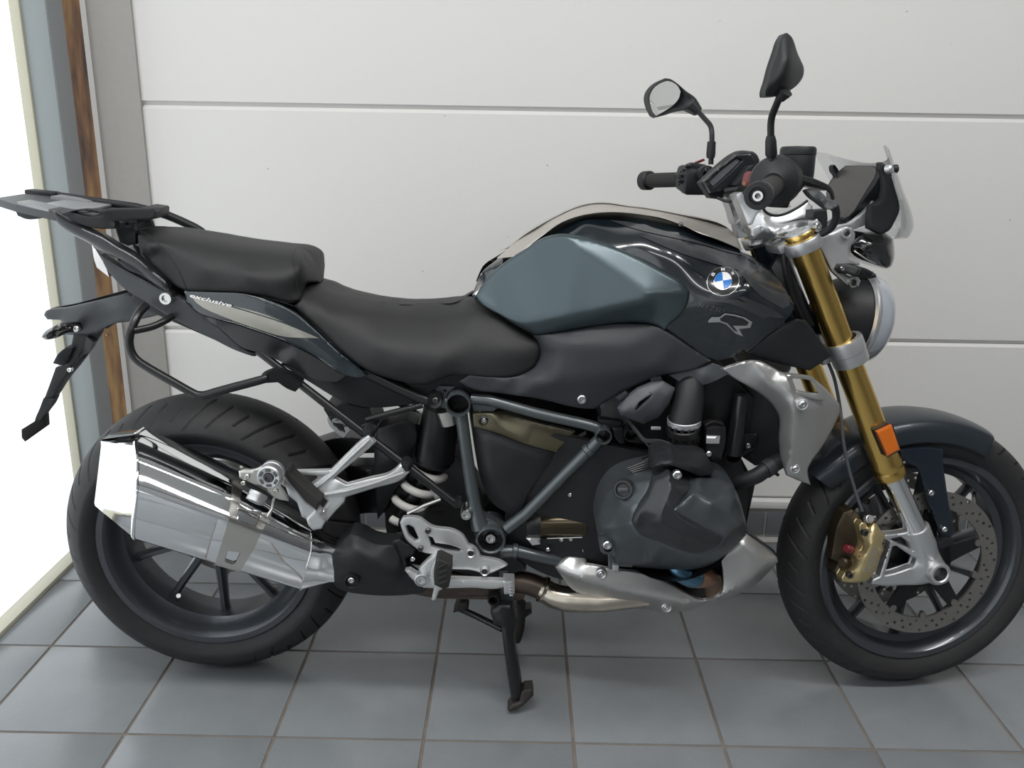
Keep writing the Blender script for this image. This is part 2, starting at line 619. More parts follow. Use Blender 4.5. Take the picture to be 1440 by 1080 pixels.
def lathe(name, m, parent, c, axis, prof, seg=32, fr=None, ang=35, closed=False, mirror=None):
    V, F = lathe_geo(c, axis, prof, seg, closed)
    o = MB(FS if fr else None).add(V, F).build(name, m, parent, ang)
    if mirror:
        MB(FS if fr else None).add([Vector((q.x, 2 * YM - q.y, q.z)) for q in V], F).build(name, m, parent, ang)
    return o


def bolt(px, py, d, r, parent, m='bolt_metal', fr=None, axis=(0, -1, 0), name='bolt'):
    c = at(px, py, d, fr)
    h = r * 0.55
    return lathe(name, m, parent, c, axis, [(0, h * 0.3), (r * 0.42, h * 0.3), (r * 0.46, h), (r * 0.8, h), (r, h * 0.6), (r, -0.006)], 20, fr)


def bolts(c, lst, d, parent, r=0.008, m='bolt_metal', fr=None):
    for q in tr(c, lst, d):
        bolt(q[0], q[1], q[2], r, parent, m, fr)


def box_geo(c, sx, sy, sz, rot=None, bev=0.0):
    c = Vector(c)
    bm = bmesh.new()
    bmesh.ops.create_cube(bm, size=1.0)
    for v in bm.verts:
        v.co = Vector((v.co.x * sx, v.co.y * sy, v.co.z * sz))
    if bev:
        bmesh.ops.bevel(bm, geom=list(bm.edges), offset=bev, segments=2, affect='EDGES', profile=0.5)
    V = [(rot @ v.co if rot is not None else v.co.copy()) + c for v in bm.verts]
    bm.verts.index_update()
    F = [tuple(v.index for v in f.verts) for f in bm.faces]
    bm.free()
    return V, F


def box(name, m, parent, c, sx, sy, sz, rot=None, bev=0.0, fr=None, root=True, ang=35):
    V, F = box_geo(c, sx, sy, sz, rot, bev)
    return MB(FS if fr else None).add(V, F).build(name, m, parent, ang, root)


def world_bvh(objs):
    V = []; F = []
    for o in objs:
        b = len(V); off = ROOT_LOC
        V += [v.co + off for v in o.data.vertices]
        F += [tuple(b + i for i in p.vertices) for p in o.data.polygons]
    return BVHTree.FromPolygons(V, F)


def decal(name, m, parent, outline, on, off=0.0012, step=6.0, curved=True, ang=30, holes=()):
    """thin print or inlay laid on the surface of other parts"""
    bv = world_bvh(on)
    oc = curve(outline, True, 4, ang) if curved else [np.array(p, float) for p in outline]
    ol = resample(oc, step)
    hl = [resample([np.array(p, float) for p in h], step) for h in holes]
    A = np.array(ol)[:, :2]
    g = [(x, y) for x in np.arange(A[:, 0].min(), A[:, 0].max(), step) for y in np.arange(A[:, 1].min(), A[:, 1].max(), step)]
    G = np.array(g) if g else np.zeros((0, 2))
    if len(G):
        k = inside(ol, G)
        for h in hl:
            k &= ~inside(h, G)
        G = G[k]
        if len(G):
            G = G[np.min([bdist(l, G) for l in [ol] + hl], axis=0) > step * 0.4]
    V, F, loops = triang(ol, hl, G)
    return decal_mesh(name, m, parent, V, F, bv, off)


def decal_mesh(name, m, parent, V, F, bv, off):
    out = []; last = None; miss = []
    for i, (x, y) in enumerate(V):
        dr = Vector(AX_R * ((x - 720) / FPX) + AX_D * ((y - 540) / FPX) + AX_F).normalized()
        h = bv.ray_cast(Vector(CAM), dr)
        if h[0] is None:
            miss.append(i); out.append((None, dr)); continue
        n = h[1] if h[1].dot(dr) < 0 else -h[1]
        out.append((h[0] + n * off, dr))
    dmean = np.mean([(q[0] - Vector(CAM)).length for q in out if q[0] is not None]) if len(miss) < len(V) else 1.7
    P = [q[0] if q[0] is not None else Vector(CAM) + q[1] * dmean for q in out]
    return MB().add(P, [tuple(t) for t in F]).build(name, m, parent, 60)


def text_geo(s, size=1.0, bold=0.0, shear=0.0):
    cu = bpy.data.curves.new('t', 'FONT'); cu.body = s; cu.size = size; cu.offset = bold; cu.shear = shear
    cu.resolution_u = 4
    o = bpy.data.objects.new('t', cu); COL.objects.link(o)
    dg = bpy.context.evaluated_depsgraph_get(); dg.update()
    me = bpy.data.meshes.new_from_object(o.evaluated_get(dg))
    V = [(v.co.x, v.co.y) for v in me.vertices]; F = [tuple(p.vertices) for p in me.polygons]
    bpy.data.objects.remove(o); bpy.data.curves.remove(cu); bpy.data.meshes.remove(me)
    return V, F


def text_decal(name, m, parent, s, p0, p1, height, on, off=0.0015, shear=0.0, bold=0.0, updir=None):
    """lettering printed from pixel p0 to p1 along its baseline"""
    V, F = text_geo(s, 1.0, bold, shear)
    A = np.array(V); w = A[:, 0].max() - A[:, 0].min(); h = max(0.01, A[:, 1].max() - A[:, 1].min())
    u = np.array([p1[0] - p0[0], p1[1] - p0[1]], float); L = np.linalg.norm(u)
    up = np.array(updir, float) if updir is not None else np.array([u[1], -u[0]]) / L
    up = up / np.linalg.norm(up) * height
    Q = [np.array(p0) + u * ((x - A[:, 0].min()) / w) + up * ((y - A[:, 1].min()) / h) for x, y in V]
    return decal_mesh(name, m, parent, Q, F, world_bvh(on), off)


def thing(name, label, cat, loc):
    o = bpy.data.objects.new(name, None); COL.objects.link(o); o.location = loc; o.empty_display_size = 0.1
    o['label'] = label; o['category'] = cat
    return o
# ------------------------------------------------------------------ the room
TS = 0.3
GX0 = -3.579796 * TS


def structure(o, label=None):
    o['kind'] = 'structure'
    if label:
        o['label'] = label
    return o


def tile_material():
    m = bpy.data.materials.new('tile'); m.use_nodes = True; nt = m.node_tree; b = nt.nodes['Principled BSDF']
    tc = nt.nodes.new('ShaderNodeTexCoord'); oi = nt.nodes.new('ShaderNodeObjectInfo')
    geo = nt.nodes.new('ShaderNodeNewGeometry')
    n = nt.nodes.new('ShaderNodeTexNoise'); n.inputs['Scale'].default_value = 9; n.inputs['Detail'].default_value = 8
    n.inputs['Roughness'].default_value = 0.7
    nt.links.new(geo.outputs['Position'], n.inputs['Vector'])
    n3 = nt.nodes.new('ShaderNodeTexNoise'); n3.inputs['Scale'].default_value = 420; n3.inputs['Detail'].default_value = 3
    nt.links.new(geo.outputs['Position'], n3.inputs['Vector'])
    mx = nt.nodes.new('ShaderNodeMix'); mx.data_type = 'RGBA'
    mx.inputs['A'].default_value = (0.195, 0.212, 0.226, 1); mx.inputs['B'].default_value = (0.270, 0.288, 0.298, 1)
    nt.links.new(n.outputs['Fac'], mx.inputs['Factor'])
    hs = nt.nodes.new('ShaderNodeHueSaturation')
    mr = nt.nodes.new('ShaderNodeMapRange'); mr.inputs['To Min'].default_value = 0.94; mr.inputs['To Max'].default_value = 1.06
    nt.links.new(oi.outputs['Random'], mr.inputs['Value']); nt.links.new(mr.outputs['Result'], hs.inputs['Value'])
    nt.links.new(mx.outputs['Result'], hs.inputs['Color'])
    m2 = nt.nodes.new('ShaderNodeMix'); m2.data_type = 'RGBA'; m2.blend_type = 'MULTIPLY'; m2.inputs['Factor'].default_value = 0.35
    nt.links.new(hs.outputs['Color'], m2.inputs['A']); nt.links.new(n3.outputs['Fac'], m2.inputs['B'])
    nt.links.new(m2.outputs['Result'], b.inputs['Base Color'])
    r2 = nt.nodes.new('ShaderNodeMapRange'); r2.inputs['To Min'].default_value = 0.16; r2.inputs['To Max'].default_value = 0.32
    nt.links.new(n.outputs['Fac'], r2.inputs['Value']); nt.links.new(r2.outputs['Result'], b.inputs['Roughness'])
    bp = nt.nodes.new('ShaderNodeBump'); bp.inputs['Strength'].default_value = 0.06; bp.inputs['Distance'].default_value = 0.002
    nt.links.new(n3.outputs['Fac'], bp.inputs['Height']); nt.links.new(bp.outputs['Normal'], b.inputs['Normal'])
    b.inputs['Specular IOR Level'].default_value = 0.5
    MATS['tile'] = m


def wall_material():
    m = bpy.data.materials.new('wall'); m.use_nodes = True; nt = m.node_tree; b = nt.nodes['Principled BSDF']
    geo = nt.nodes.new('ShaderNodeNewGeometry')
    n = nt.nodes.new('ShaderNodeTexNoise'); n.inputs['Scale'].default_value = 160; n.inputs['Detail'].default_value = 6
    nt.links.new(geo.outputs['Position'], n.inputs['Vector'])
    # a few small dark specks
    vo = nt.nodes.new('ShaderNodeTexVoronoi'); vo.inputs['Scale'].default_value = 11; vo.inputs['Randomness'].default_value = 1
    nt.links.new(geo.outputs['Position'], vo.inputs['Vector'])
    cr = nt.nodes.new('ShaderNodeMapRange'); cr.inputs['From Min'].default_value = 0.018; cr.inputs['From Max'].default_value = 0.03
    nt.links.new(vo.outputs['Distance'], cr.inputs['Value'])
    mx = nt.nodes.new('ShaderNodeMix'); mx.data_type = 'RGBA'
    mx.inputs['A'].default_value = (0.42, 0.41, 0.39, 1); mx.inputs['B'].default_value = (0.705, 0.695, 0.675, 1)
    nt.links.new(cr.outputs['Result'], mx.inputs['Factor'])
    nt.links.new(mx.outputs['Result'], b.inputs['Base Color'])
    b.inputs['Roughness'].default_value = 0.72
    bp = nt.nodes.new('ShaderNodeBump'); bp.inputs['Strength'].default_value = 0.22; bp.inputs['Distance'].default_value = 0.002
    nt.links.new(n.outputs['Fac'], bp.inputs['Height']); nt.links.new(bp.outputs['Normal'], b.inputs['Normal'])
    MATS['wall'] = m


tile_material(); wall_material()
mat('grout', (0.16, 0.135, 0.115), 0.85, noise=0.35, nscale=25)
mat('base_tile', (0.135, 0.145, 0.155), 0.35, noise=0.12, nscale=14)
mat('base_grout', (0.50, 0.48, 0.45), 0.8, noise=0.2, nscale=60)
mat('ceiling_white', (0.50, 0.50, 0.49), 0.8)
mat('steel_grey', (0.40, 0.43, 0.44), 0.45, noise=0.04)
mat('steel_warm', (0.36, 0.345, 0.325), 0.5, noise=0.05)
mat('steel_pale', (0.52, 0.515, 0.50), 0.5)
mat('mullion_grey', (0.27, 0.30, 0.305), 0.45)
mat('cream', (0.56, 0.54, 0.43), 0.5)


def rust_material():
    m = mat('rust', (0.2, 0.1, 0.04), 0.7)
    nt = m.node_tree; b = nt.nodes['Principled BSDF']
    geo = nt.nodes.new('ShaderNodeNewGeometry'); mp = nt.nodes.new('ShaderNodeMapping')
    mp.inputs['Scale'].default_value = (40, 40, 6)
    n = nt.nodes.new('ShaderNodeTexNoise'); n.inputs['Scale'].default_value = 1.0; n.inputs['Detail'].default_value = 8
    nt.links.new(geo.outputs['Position'], mp.inputs['Vector']); nt.links.new(mp.outputs['Vector'], n.inputs['Vector'])
    cr = nt.nodes.new('ShaderNodeValToRGB')
    cr.color_ramp.elements[0].position = 0.3; cr.color_ramp.elements[0].color = (0.045, 0.030, 0.026, 1)
    cr.color_ramp.elements[1].position = 0.65; cr.color_ramp.elements[1].color = (0.27, 0.165, 0.062, 1)
    e = cr.color_ramp.elements.new(0.48); e.color = (0.16, 0.082, 0.038, 1)
    nt.links.new(n.outputs['Fac'], cr.inputs['Fac']); nt.links.new(cr.outputs['Color'], b.inputs['Base Color'])


rust_material()


def slab(name, m, parent, x0, x1, y0, y1, z0, z1, bev=0.0):
    return box(name, m, parent, ((x0 + x1) / 2, (y0 + y1) / 2, (z0 + z1) / 2), abs(x1 - x0), abs(y1 - y0), abs(z1 - z0), bev=bev, root=False)


WY = 0.655      # face of the back wall
SILLX = -1.210
floor = structure(slab('floor', 'grout', None, -1.24, 4.0, -4.2, 0.80, -0.06, -0.0025))
G = 0.0032      # half a joint
proto = None
for k in range(-13, 3):
    for i in range(-1, 17):
        x0 = max(GX0 + i * TS, SILLX) + (G if i >= 0 else 0); x1 = GX0 + (i + 1) * TS - G
        y0 = (k - 1) * TS + G; y1 = k * TS - G
        if i >= 0:
            if proto is None:
                proto = slab('tile', 'tile', floor, -TS / 2 + G, TS / 2 - G, -TS / 2 + G, TS / 2 - G, -0.02, 0.0, 0.0012)
                t = proto
            else:
                t = proto.copy(); COL.objects.link(t)
            t.location = ((x0 + x1) / 2, (y0 + y1) / 2, 0)
        else:
            slab('tile', 'tile', floor, x0, x1, y0, y1, -0.02, 0.0, 0.0012)
slab('tile_strip', 'base_grout', floor, SILLX, 4.0, 0.605, 0.645, -0.02, -0.0005)

# back wall: a core with precast panels that meet in V joints
wall = structure(slab('wall_back', 'wall', None, -1.30, 4.0, WY + 0.014, WY + 0.20, -0.05, 3.05))
zs = [0.116, 0.604, 1.214, 1.824, 2.434, 3.05]
CH = 0.0125
for a, b in zip(zs[:-1], zs[1:]):
    x0, x1 = -1.012, 4.0
    V = []
    for x in (x0, x1):
        V += [(x, WY + 0.02, a), (x, WY + CH, a), (x, WY, a + CH * 0.9), (x, WY, b - CH * 0.75), (x, WY + CH, b), (x, WY + 0.02, b)]
    F = [(i, (i + 1) % 6, 6 + (i + 1) % 6, 6 + i) for i in range(6)] + [tuple(range(5, -1, -1)), tuple(range(6, 12))]
    MB().add(V, F).build('wall_panel', 'wall', wall, 30, root=False)
base = structure(slab('baseboard_back', 'base_grout', None, -1.012, 4.0, 0.640, 0.70, -0.01, 0.1155))
slab('ledge', 'wall', base, -1.012, 4.0, 0.634, 0.68, 0.092, 0.1165, 0.004)
slab('joint_strip', 'grout', base, -1.012, 4.0, 0.6365, 0.66, 0.0865, 0.0925)
for i in range(-1, 18):
    x0 = 0.752 + (i - 6) * TS + G; x1 = x0 + TS - 2 * G
    if x1 < -1.0:
        continue
    slab('skirting_tile', 'base_tile', base, max(x0, -1.01), x1, 0.6330, 0.66, 0.008, 0.0815, 0.001)

# steel profiles at the corner
t1 = structure(slab('trim_1', 'steel_warm', None, -1.120, -1.005, 0.645, 0.70, 0.0, 3.05, 0.001), 'grey steel corner profile beside the white wall')
slab('flange', 'steel_pale', t1, -1.134, -1.120, 0.641, 0.70, 0.0, 3.05)
t2 = structure(slab('trim_2', 'rust', None, -1.30, -1.132, 0.655, 0.76, 0.0, 3.05), 'rusty brown steel post behind the grey profiles')
slab('screw', 'steel', t2, -1.1715, -1.1685, 0.647, 0.657, 0.585, 0.588)
win = structure(slab('window_1', 'mullion_grey', None, -1.2115, -1.150, 0.497, 0.562, 0.0, 3.05, 0.0015), 'grey window mullion and overexposed glazing')
mat('side_shade_grey', (0.27, 0.285, 0.295), 0.5)
slab('mullion_side_shade', 'side_shade_grey', win, -1.195, -1.1485, 0.500, 0.578, 0.0, 3.05)  # added slab: shade on the mullion's side face, put into its grey
slab('gasket', 'cream', win, -1.236, -1.2105, 0.490, 0.52, 0.0, 3.05, 0.002)
slab('sill', 'cream', win, -1.250, SILLX, -3.8, 0.50, -0.004, 0.012, 0.002)
slab('pane', 'pane', win, -1.246, -1.240, -3.8, 0.50, 0.010, 2.60)
slab('head_rail', 'mullion_grey', win, -1.27, -1.20, -3.8, 0.50, 2.60, 3.05)
slab('jamb', 'mullion_grey', win, -1.27, -1.20, -3.86, -3.8, 0.0, 3.05)
mat('far_wall', (0.24, 0.245, 0.25), 0.7)
mat('far_dark', (0.10, 0.10, 0.11), 0.6)
wr_ = structure(slab('wall_right', 'far_wall', None, 4.0, 4.2, -4.2, 0.85, 0.0, 3.05))
wf_ = structure(slab('wall_front', 'far_wall', None, -1.30, 4.2, -4.4, -4.2, 0.0, 3.05))
dr_ = structure(slab('door_1', 'far_dark', None, 0.6, 2.4, -4.21, -4.17, 0.0, 2.2), 'dark double door in the far wall')
ceil = structure(slab('ceiling', 'ceiling_white', None, -1.30, 4.0, -4.2, 0.85, 3.05, 3.15))
# ------------------------------------------------------------------ the motorcycle
bike = thing('motorcycle', 'dark blue and black naked motorcycle with gold fork, standing on its centre stand', 'motorcycle', ROOT_LOC)
FAX = Vector((0.868, YM, 0.2995))      # front axle, before steering
RAX = Vector((-0.651, YM - 0.004, 0.3185))


def wheel_pt(c, r, a, y):
    return Vector((c.x + r * math.cos(a), c.y + y, c.z + r * math.sin(a)))


def tyre_geo(c, Rt, hw, rr, rw, ngro, slant, glen0, glen1, seg=1500):
    # section: bead - sidewall - shoulder - crown
    sec = []
    n = 84
    for k in range(n + 1):
        u = -1 + 2 * k / n
        y = hw * math.sin(u * math.pi / 2 * 0.985)
        cr = math.sqrt(max(0, 1 - (y / (hw * 1.03)) ** 2))
        z = Rt - hw * 0.80 * (1 - cr)
        sec.append((z, y, u))
    zl = sec[0][0]
    side = []
    for k in range(1, 8):
        s = k / 7
        side.append((zl - (zl - rr) * s, -(hw - (hw - rw) * s ** 1.6) * (1 + 0.02 * math.sin(s * 3.1)), None))
    prof = [(z, y, u) for z, y, u in reversed(side)] + sec + [(z, -y, u) for z, y, u in side]
    V = []; m = len(prof)
    for i in range(seg):
        a = 2 * math.pi * i / seg
        for (z, y, u) in prof:
            r = z
            if u is not None:
                v = abs(u)
                if glen0 < v < glen1:
                    ph = (a * ngro / (2 * math.pi) + slant * v * (1 if u > 0 else 1) + (0.5 if u > 0 else 0)) % 1.0
                    w = 0.055
                    kk = int(a * ngro / (2 * math.pi) + slant * v + (0.5 if u > 0 else 0))
                    lo = (0.16, 0.34, 0.24)[kk % 3]; hi = (0.86, 0.66, 0.80)[kk % 3]
                    if lo < v < hi:
                        q = abs(ph - 0.5) / w
                        r -= 0.0055 * max(0.0, min(1.0, 1.6 - q * 1.2))
            V.append(Vector((c.x + r * math.cos(a), c.y + y, c.z + r * math.sin(a))))
    F = []
    for i in range(seg):
        j = (i + 1) % seg
        for k in range(m - 1):
            F.append((i * m + k, i * m + k + 1, j * m + k + 1, j * m + k))
    return V, F


def wheel(name, c, Rt, hw, rw, fr, ngro, slant, nsp, ph0, spoke_w, hub_r):
    # rim
    rl = 0.2325
    prof = [(rl, rw + 0.002), (rl - 0.004, rw + 0.006), (rl - 0.016, rw + 0.005), (rl - 0.020, rw + 0.001), (rl - 0.026, rw - 0.006),
            (rl - 0.030, rw - 0.020), (rl - 0.044, rw - 0.036 if rw > 0.06 else rw - 0.026), (rl - 0.044, -(rw - 0.036 if rw > 0.06 else rw - 0.026)),
            (rl - 0.030, -(rw - 0.020)), (rl - 0.026, -(rw - 0.006)), (rl - 0.016, -(rw + 0.005)), (rl - 0.004, -(rw + 0.006)), (rl, -(rw + 0.002)),
            (rl - 0.012, -(rw - 0.01)), (rl - 0.022, -(rw - 0.03)), (rl - 0.022, rw - 0.03), (rl - 0.012, rw - 0.01)]
    rim = lathe(name, 'rim_paint', bike, c, (0, 1, 0), prof, 160, fr, 30, closed=True)
    V, F = tyre_geo(c, Rt, hw, rl - 0.003, rw, ngro, slant, 0.10, 0.93)
    MB(FS if fr else None).add(V, F).build('tyre', 'rubber', rim, 50)
    # spokes
    for k in range(nsp):
        a = ph0 + 2 * math.pi * k / nsp
        V = []
        n = 9
        for i in range(n):
            s = i / (n - 1)
            r = hub_r * 0.7 + (rl - 0.040 - hub_r * 0.7) * s
            w = spoke_w * (1.15 - 0.45 * s + 0.5 * max(0, s - 0.85) / 0.15 * 0.5)
            t = 0.020 - 0.007 * s
            p = wheel_pt(c, r, a, 0.0)
            tg = Vector((-math.sin(a), 0, math.cos(a)))
            for du, dv in ((-1, -0.45), (-0.45, -1), (0.45, -1), (1, -0.45), (1, 0.45), (0.45, 1), (-0.45, 1), (-1, 0.45)):
                V.append(p + tg * (w * du) + Vector((0, t * dv, 0)))
        F = []
        for i in range(n - 1):
            for q in range(8):
                F.append((i * 8 + q, i * 8 + (q + 1) % 8, (i + 1) * 8 + (q + 1) % 8, (i + 1) * 8 + q))
        F += [tuple(range(8)), tuple(range((n - 1) * 8, n * 8))]
        MB(FS if fr else None).add(V, F).build('spoke', 'rim_paint', rim, 40)
    lathe('hub', 'rim_paint', rim, c, (0, 1, 0), [(0.0, 0.055), (0.026, 0.055), (hub_r * 0.7, 0.050), (hub_r, 0.028), (hub_r, -0.028), (hub_r * 0.7, -0.050), (0.026, -0.055), (0, -0.055)], 48, fr)
    return rim


def ring_plate(name, m, parent, c, y, ro, ri, th, holes, fr, seg=120):
    """flat annulus with drilled holes; holes: (radius, angle, hole radius)"""
    outer = [(ro * math.cos(2 * math.pi * k / seg), ro * math.sin(2 * math.pi * k / seg)) for k in range(seg)]
    hs = [[(ri * math.cos(2 * math.pi * k / seg), ri * math.sin(2 * math.pi * k / seg)) for k in range(seg)]]
    for r, a, hr in holes:
        hs.append([(r * math.cos(a) + hr * math.cos(2 * math.pi * k / 8), r * math.sin(a) + hr * math.sin(2 * math.pi * k / 8)) for k in range(8)])
    V, F, loops = triang(outer, hs, [])
    n = len(V)
    P = [Vector((c.x + x, c.y + y - th / 2, c.z + z)) for x, z in V] + [Vector((c.x + x, c.y + y + th / 2, c.z + z)) for x, z in V]
    FF = [tuple(t) for t in F] + [tuple(n + i for i in reversed(t)) for t in F]
    for lp in loops:
        for k in range(len(lp)):
            a, b = lp[k], lp[(k + 1) % len(lp)]
            FF.append((a, b, n + b, n + a))
    return MB(FS if fr else None).add(P, FF).build(name, m, parent, 30)


fw = wheel('front_wheel', FAX, 0.2995, 0.060, 0.047, True, 40, -1.3, 10, R(14), 0.0085, 0.050)
rw_ = wheel('rear_wheel', RAX, 0.3150, 0.090, 0.072, None, 42, -1.7, 10, R(19.5), 0.0105, 0.060)

# front brake discs with their carriers
for sgn in (-1, 1):
    hol = []
    for k in range(12):
        a0 = 2 * math.pi * k / 12
        hol += [(0.1545, a0, 0.0036), (0.1455, a0 + 0.10, 0.0036), (0.1365, a0 + 0.20, 0.0036), (0.1500, a0 + 0.26, 0.0036), (0.1410, a0 + 0.36, 0.0036), (0.1320, a0 + 0.44, 0.0036)]
    disc = ring_plate('brake_disc', 'disc_steel', fw, FAX, sgn * 0.066, 0.160, 0.124, 0.005, hol, True)
    mb = MB(FS)
    for k in range(5):                      # carrier arms
        a = R(20 + 72 * k)
        pts = [wheel_pt(FAX, r, a + da, sgn * 0.062) for r, da in ((0.045, -0.5), (0.080, -0.20), (0.122, -0.10), (0.122, 0.10), (0.080, 0.20), (0.045, 0.5))]
        V = [p + Vector((0, sgn * 0.004, 0)) for p in pts] + [p - Vector((0, sgn * 0.004, 0)) for p in pts]
        mb.add(V, [tuple(range(6)), tuple(range(11, 5, -1))] + [(i, (i + 1) % 6, 6 + (i + 1) % 6, 6 + i) for i in range(6)])
    V, F = lathe_geo(FAX, (0, 1, 0), [(0.030, sgn * 0.058), (0.056, sgn * 0.058), (0.056, sgn * 0.066), (0.030, sgn * 0.066)], 40, True)
    mb.add(V, F)
    mb.build('disc_carrier', 'engine_black', fw, 30)
    for k in range(10):
        a = R(20 + 36 * k)
        lathe('rivet', 'disc_steel', fw, wheel_pt(FAX, 0.1195, a, sgn * 0.067), (0, sgn, 0), [(0, 0.003), (0.005, 0.003), (0.0075, 0.002), (0.0075, -0.006)], 14, True)
    # sensor ring
    ring_plate('sensor_ring', 'steel', fw, FAX, sgn * 0.057, 0.052, 0.040, 0.002, [], True, 60)
va = R(46)
tube('valve', 'bolt_metal', fw, [wheel_pt(FAX, 0.186, va, -0.012), wheel_pt(FAX, 0.176, va, -0.022), wheel_pt(FAX, 0.164, va - 0.02, -0.036)], 0.0045, 10, True)
# rear brake disc on the far side and the final drive
rhol = [(r, 2 * math.pi * k / 20 + o, 0.0045) for k in range(20) for r, o in ((0.128, 0), (0.115, 0.16))]
ring_plate('brake_disc', 'disc_steel', rw_, RAX, 0.075, 0.138, 0.100, 0.005, rhol, None)
rva = R(-121)
tube('valve', 'bolt_metal', rw_, [wheel_pt(RAX, 0.186, rva, -0.018), wheel_pt(RAX, 0.172, rva, -0.028), wheel_pt(RAX, 0.160, rva, -0.040)], 0.005, 10)
# ------------------------------------------------------------------ tank, seats, tail
shell_out = tr('K', [(70, 440, .085), (85, 400, .07), (110, 345, .052), (180, 284, .03), (300, 194, 0), (420, 124, 0), (520, 80, 0), (570, 68, 0), (640, 66, 0),
                     (800, 86, 0), (950, 114, 0), (1130, 160, 0), (1172, 192, .03), (1207, 252, .06), (1260, 275, .085), (1330, 330, .11), (1400, 420, .15),
                     (1430, 470, .165), (1425, 500, .17), (1390, 545, .175), (1310, 610, .185), (1240, 670, .185), (1110, 712, .185), (1000, 668, .180),
                     (905, 605, .175), (872, 572, .172), (930, 500, .184), (955, 440, .184), (930, 400, .178), (860, 350, .166), (740, 290, .148), (620, 240, .128), (520, 207, .108), (460, 203, .102),
                     (385, 215, .088), (310, 262, .078), (250, 300, .076), (180, 355, .073), (130, 410, .076), (95, 455, .086)])
shell_ctl = tr('K', [(450, 140, .054), (540, 112, .056), (640, 102, .058), (800, 114, .060), (950, 150, .068), (1030, 190, .078), (800, 192, .113), (640, 160, .094),
                     (1000, 235, .136), (1130, 380, .190), (1240, 315, .156), (1330, 392, .168), (1240, 560, .194), (1100, 640, .192), (1020, 500, .192)])
tank = relief('fuel_tank', 'paint_dark', bike, shell_out, shell_ctl, mirror='join', step=5, th=0.006, mode='tps', ang_s=60)
knee_out = tr('K', [(85, 440, .094), (110, 400, .086), (160, 340, .083), (240, 277, .083), (300, 240, .086), (380, 192, .096), (460, 178, .112), (520, 185, .120),
                    (640, 220, .140), (760, 270, .160), (880, 335, .180), (960, 385, .190), (990, 420, .192), (985, 460, .194), (950, 520, .194), (905, 560, .190),
                    (885, 585, .186), (850, 565, .178), (800, 553, .171), (700, 553, .162), (600, 565, .156), (500, 580, .150), (400, 597, .145),
                    (350, 603, .142), (290, 580, .138), (200, 525, .128), (100, 460, .102)])
knee_ridge = [tr('K', [(478, 196, .124), (640, 312, .164), (820, 435, .206)]), tr('K', [(820, 435, .206), (975, 425, .198)]),
              tr('K', [(310, 553, .155), (550, 510, .176), (800, 455, .205)]), tr('K', [(800, 455, .205), (722, 545, .167)])]
for mi in (False, True):
    V, F = relief_geo(knee_out, (), ridge=knee_ridge, step=4.5, smooth=2, th=0.010, bev=4, bdepth=0.005)
    if mi:
        V = [Vector((q.x, 2 * YM - q.y, q.z)) for q in V]
    k_ = MB().add(V, F).build('knee_panel', 'knee_paint', tank, 60)
    k_['label'] = 'matte blue-grey knee panel'
    if not mi:
        knee = k_
strip_out = tr('K', [(176, 280, .062), (200, 260, .035), (300, 172, 0), (420, 102, 0), (520, 58, 0), (570, 46, 0), (640, 44, 0), (720, 56, 0), (800, 66, 0), (950, 94, 0),
                     (1130, 139, 0), (1178, 176, .02), (1213, 247, .068), (1120, 206, .086), (1030, 173, .092), (955, 138, .084), (880, 112, .077), (800, 97, .075),
                     (640, 85, .075), (540, 97, .073), (450, 128, .071), (350, 198, .070), (245, 271, .070)])
strip = relief('tank_strip', 'strip_metal', tank, strip_out, mirror='join', step=5, smooth=2, th=0.008, bev=2.5, bdepth=0.004, mode='tps', ang_s=60)
strip['label'] = 'glossy taupe metal centre strip'
lathe('filler_lock', 'bolt_metal', tank, at(*tr('K', [(952, 137, .088)])[0]), (0, -0.6, 0.8), [(0, .004), (.004, .004), (.005, 0)], 12)
K1 = tr('K', [(650, 121), (720, 126), (830, 152), (960, 188), (1100, 232), (1240, 272), (1180, 262), (1040, 222), (900, 190), (770, 160)])
decal('stripe_decal', 'decal_grey', tank, K1, [tank], 0.0010, 5)
K2 = tr('K', [(770, 182), (930, 206), (1100, 250), (1260, 305), (1340, 352), (1405, 440), (1412, 478), (1380, 492), (1290, 440), (1190, 330), (1080, 300), (960, 262)])
decal('stripe_decal', 'decal_grey', tank, K2, [tank], 0.0010, 5)
decal('stripe_decal', 'decal_grey', tank, tr('K', [(1195, 446), (1215, 440), (1365, 512), (1390, 530), (1350, 530)]), [tank], 0.0011, 5)
decal('stripe_decal', 'decal_grey', tank, tr('K', [(1008, 430), (1040, 436), (1080, 452), (1190, 455), (1330, 525), (1300, 532), (1160, 470), (1040, 455)]), [tank], 0.0012, 5)
# roundel
bcx, bcy = 640 + 1130 / 3, 270 + 380 / 3


def ell(rx, ry, n=40, a0=0.0, a1=2 * math.pi, rot=R(-8), end=True):
    out = []
    for k in range(n + (1 if end and a1 - a0 < 6 else 0)):
        a = a0 + (a1 - a0) * k / n
        x, y = rx * math.cos(a), ry * math.sin(a)
        out.append((bcx + x * math.cos(rot) - y * math.sin(rot), bcy + x * math.sin(rot) + y * math.cos(rot), 0))
    return out


